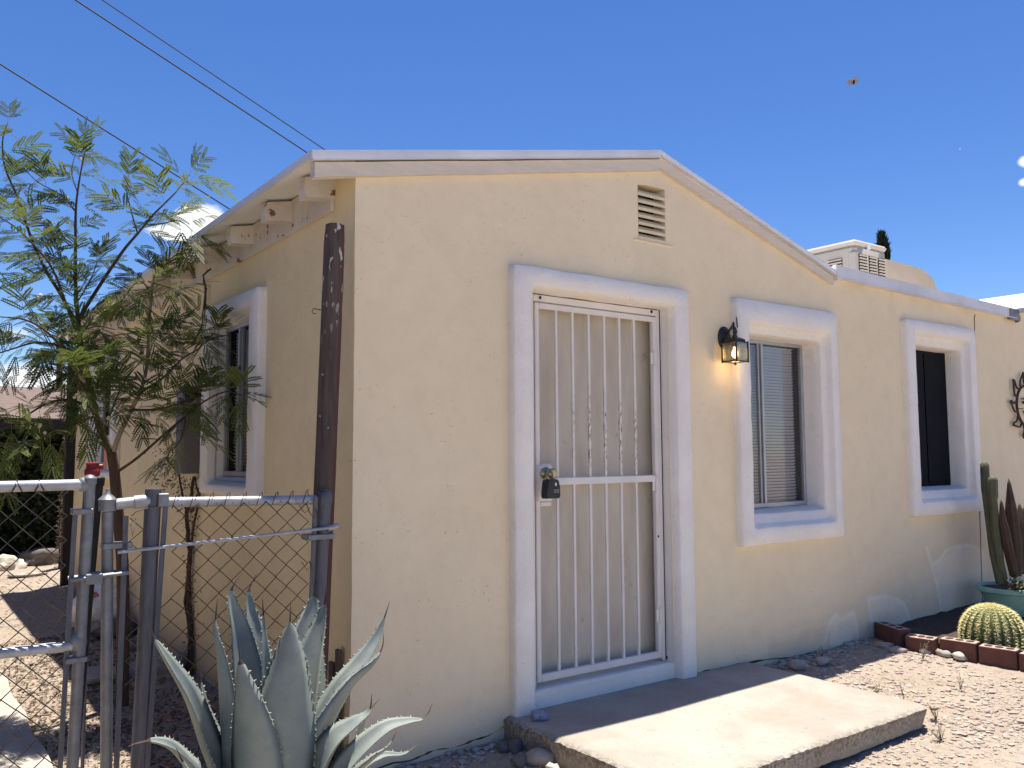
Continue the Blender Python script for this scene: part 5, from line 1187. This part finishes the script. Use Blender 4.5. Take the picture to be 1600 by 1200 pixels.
AG=[([(375,1330,c0),(345,1230,-.85),(318,1160,-.88),(293,1090,-.9),(262,1035,-.9),(240,995,-.9),(234,964,-.9)],.115,.5,(.75,-.55,.45)),
 ([(370,1320,c0),(330,1245,-.95),(300,1205,-1.02),(270,1170,-1.08),(240,1158,-1.1),(212,1162,-1.12),(200,1167,-1.13)],.095,.5,(.1,-.45,.85)),
 ([(365,1330,-.85),(357,1200,-.86),(350,1100,-.86),(343,1030,-.86),(336,985,-.85),(340,934,-.84)],.095,.4,None),
 ([(400,1300,-.7),(393,1150,-.62),(385,1060,-.58),(374,985,-.55),(361,935,-.53),(366,912,-.52),(379,896,-.50)],.110,.45,(0,-1,.2)),
 ([(420,1280,-.68),(410,1120,-.58),(401,1010,-.5),(391,950,-.46),(388,925,-.45),(401,896,-.43)],.100,.45,(0,-1,.2)),
 ([(405,1330,-.95),(398,1230,-.99),(390,1150,-1.0),(382,1090,-1.0),(376,1045,-.99),(373,1002,-.98)],.150,.35,None),
 ([(425,1280,-.72),(418,1120,-.68),(414,1020,-.65),(412,975,-.63),(410,934,-.62)],.045,.4,None),
 ([(432,1330,-.95),(436,1220,-1.0),(444,1130,-1.02),(451,1060,-1.02),(453,1000,-1.01),(454,943,-1.0)],.195,.35,None),
 ([(450,1290,-.68),(462,1120,-.60),(475,1010,-.54),(486,955,-.51),(491,925,-.50),(487,902,-.49)],.175,.45,(-.2,-1,.2)),
 ([(455,1300,-.8),(467,1150,-.76),(484,1050,-.72),(501,980,-.69),(508,940,-.68),(508,914,-.67)],.150,.5,None),
 ([(450,1300,-.78),(468,1180,-.76),(487,1090,-.74),(500,1030,-.73),(503,990,-.72)],.085,.4,None),
 ([(470,1290,-.80),(500,1150,-.76),(533,1080,-.74),(565,1035,-.72),(592,990,-.70),(609,939,-.69)],.090,.45,(-.5,-.5,.8)),
 ([(455,1320,-.9),(480,1220,-.92),(508,1140,-.93),(545,1075,-.93),(580,1040,-.92),(597,1012,-.91),(599,988,-.90)],.155,.45,None),
 ([(470,1310,-.95),(492,1230,-1.0),(520,1165,-1.03),(555,1132,-1.04),(577,1112,-1.03),(581,1084,-1.02)],.115,.5,(-.5,-.15,.85)),
 ([(480,1310,-.95),(515,1235,-1.05),(555,1180,-1.1),(600,1140,-1.12),(635,1128,-1.12),(663,1122,-1.11),(676,1099,-1.10)],.070,.45,(-.15,-.40,.9)),
 ([(500,1300,-.85),(545,1220,-.9),(580,1185,-.93),(607,1165,-.93),(620,1142,-.92)],.042,.5,None),
 ([(520,1300,-.85),(560,1210,-.88),(595,1182,-.9),(630,1178,-.9),(653,1163,-.89)],.035,.5,(-.2,-.4,.9)),
 ([(500,1290,-.85),(540,1200,-.84),(558,1160,-.83),(570,1120,-.82),(593,1092,-.8)],.035,.5,None),
 ([(380,1320,-.8),(372,1240,-.72),(330,1130,-.62),(318,1090,-.6),(312,1040,-.58)],.05,.5,None),
 ([(395,1340,-1.0),(340,1270,-1.1),(300,1220,-1.15),(285,1190,-1.17),(275,1168,-1.18)],.05,.5,None)]
for i,(pts,W,fo,fc) in enumerate(AG): agleaf(pts,W,fo,fc,i)

# ------------------------------------------------------------------ light, sky, camera
SV=Vector((.163,.120,1.)).normalized(); ELEV=math.asin(SV.z); ROT=math.atan2(SV.x,SV.y)
sun=bpy.data.lights.new('sun','SUN'); sun.energy=4.8; sun.angle=R(.53); sun.color=(1,.95,.87); so=bpy.data.objects.new('sun',sun); COL.objects.link(so); so.rotation_euler=SV.to_track_quat('Z','Y').to_euler()
w=bpy.data.worlds.new('World'); S.world=w; w.use_nodes=True; t=w.node_tree; t.nodes.clear()
N=t.nodes.new; out=N('ShaderNodeOutputWorld'); bg=N('ShaderNodeBackground'); bg.inputs[1].default_value=.084; t.links.new(bg.outputs[0],out.inputs[0])
sky=N('ShaderNodeTexSky'); sky.sky_type='NISHITA'; sky.sun_disc=False; sky.sun_elevation=ELEV; sky.sun_rotation=ROT; sky.altitude=1200; sky.air_density=1.0; sky.dust_density=.15; sky.ozone_density=4.0
tc=N('ShaderNodeTexCoord')
def wm(op,a,b=0.):
    x=N('ShaderNodeMath'); x.operation=op
    for i,v in enumerate((a,b)):
        if hasattr(v,'is_output'): t.links.new(v,x.inputs[i])
        else: x.inputs[i].default_value=v
    return x.outputs[0]
nz=N('ShaderNodeTexNoise'); nz.inputs['Scale'].default_value=22; nz.inputs['Detail'].default_value=9; nz.inputs['Roughness'].default_value=.62; t.links.new(tc.outputs['Generated'],nz.inputs['Vector'])
acc=None
def wdir(px): return ray(px).normalized()
for px,sx,sz,gain in (((312,352),.030,.019,1.35),((285,365),.030,.009,1.25),((345,362),.022,.013,1.3),((1604,252),.0095,.0075,.80),((1602,284),.008,.006,.78),((1500,233),.0035,.003,.50),((60,595),.10,.022,.75),((20,520),.05,.012,.5)):
    d=wdir(px); hz=Vector((d.y,-d.x,0)).normalized(); vt=hz.cross(d)
    def dot(v):
        x=N('ShaderNodeVectorMath'); x.operation='DOT_PRODUCT'; x.inputs[1].default_value=v; t.links.new(tc.outputs['Generated'],x.inputs[0]); return x.outputs['Value']
    a=wm('MULTIPLY',dot(hz),1/sx); b=wm('MULTIPLY',dot(vt),1/sz); fw=wm('GREATER_THAN',dot(d),0.)
    r2=wm('ADD',wm('MULTIPLY',a,a),wm('MULTIPLY',b,b)); g_=wm('MULTIPLY',wm('MULTIPLY',wm('EXPONENT',wm('MULTIPLY',r2,-.75)),gain),fw)
    acc=g_ if acc is None else wm('MAXIMUM',acc,g_)
nn=wm('ADD',acc,wm('MULTIPLY',wm('SUBTRACT',nz.outputs[0],.5),.85))
mr=N('ShaderNodeMapRange'); mr.inputs[1].default_value=.44; mr.inputs[2].default_value=.68; t.links.new(nn,mr.inputs[0])
gate_=wm('MULTIPLY',mr.outputs[0],wm('GREATER_THAN',acc,.12))
mx=N('ShaderNodeMix'); mx.data_type='RGBA'; mx.inputs[7].default_value=(7.0,7.1,7.2,1); t.links.new(gate_,mx.inputs[0]); hs=N('ShaderNodeHueSaturation'); hs.inputs['Saturation'].default_value=1.22; hs.inputs['Hue'].default_value=.511; t.links.new(sky.outputs[0],hs.inputs['Color']); t.links.new(hs.outputs[0],mx.inputs[6]); t.links.new(mx.outputs[2],bg.inputs[0])

cam=bpy.data.cameras.new('camera'); co=bpy.data.objects.new('camera',cam); COL.objects.link(co); S.camera=co
cam.sensor_fit='HORIZONTAL'; cam.sensor_width=36; cam.lens=36*F/1600; cam.clip_start=.05; cam.clip_end=2000
mm_=Matrix((RT,UP,-FWD)).transposed().to_4x4(); mm_.translation=CAM; co.matrix_world=mm_
S.view_settings.view_transform='Standard'; S.view_settings.look='None'; S.view_settings.exposure=.90; S.view_settings.gamma=1
S.cycles.max_bounces=8; S.cycles.diffuse_bounces=5; S.cycles.transparent_max_bounces=12
for o in bpy.data.objects:
    if '_base' in o: del o['_base']
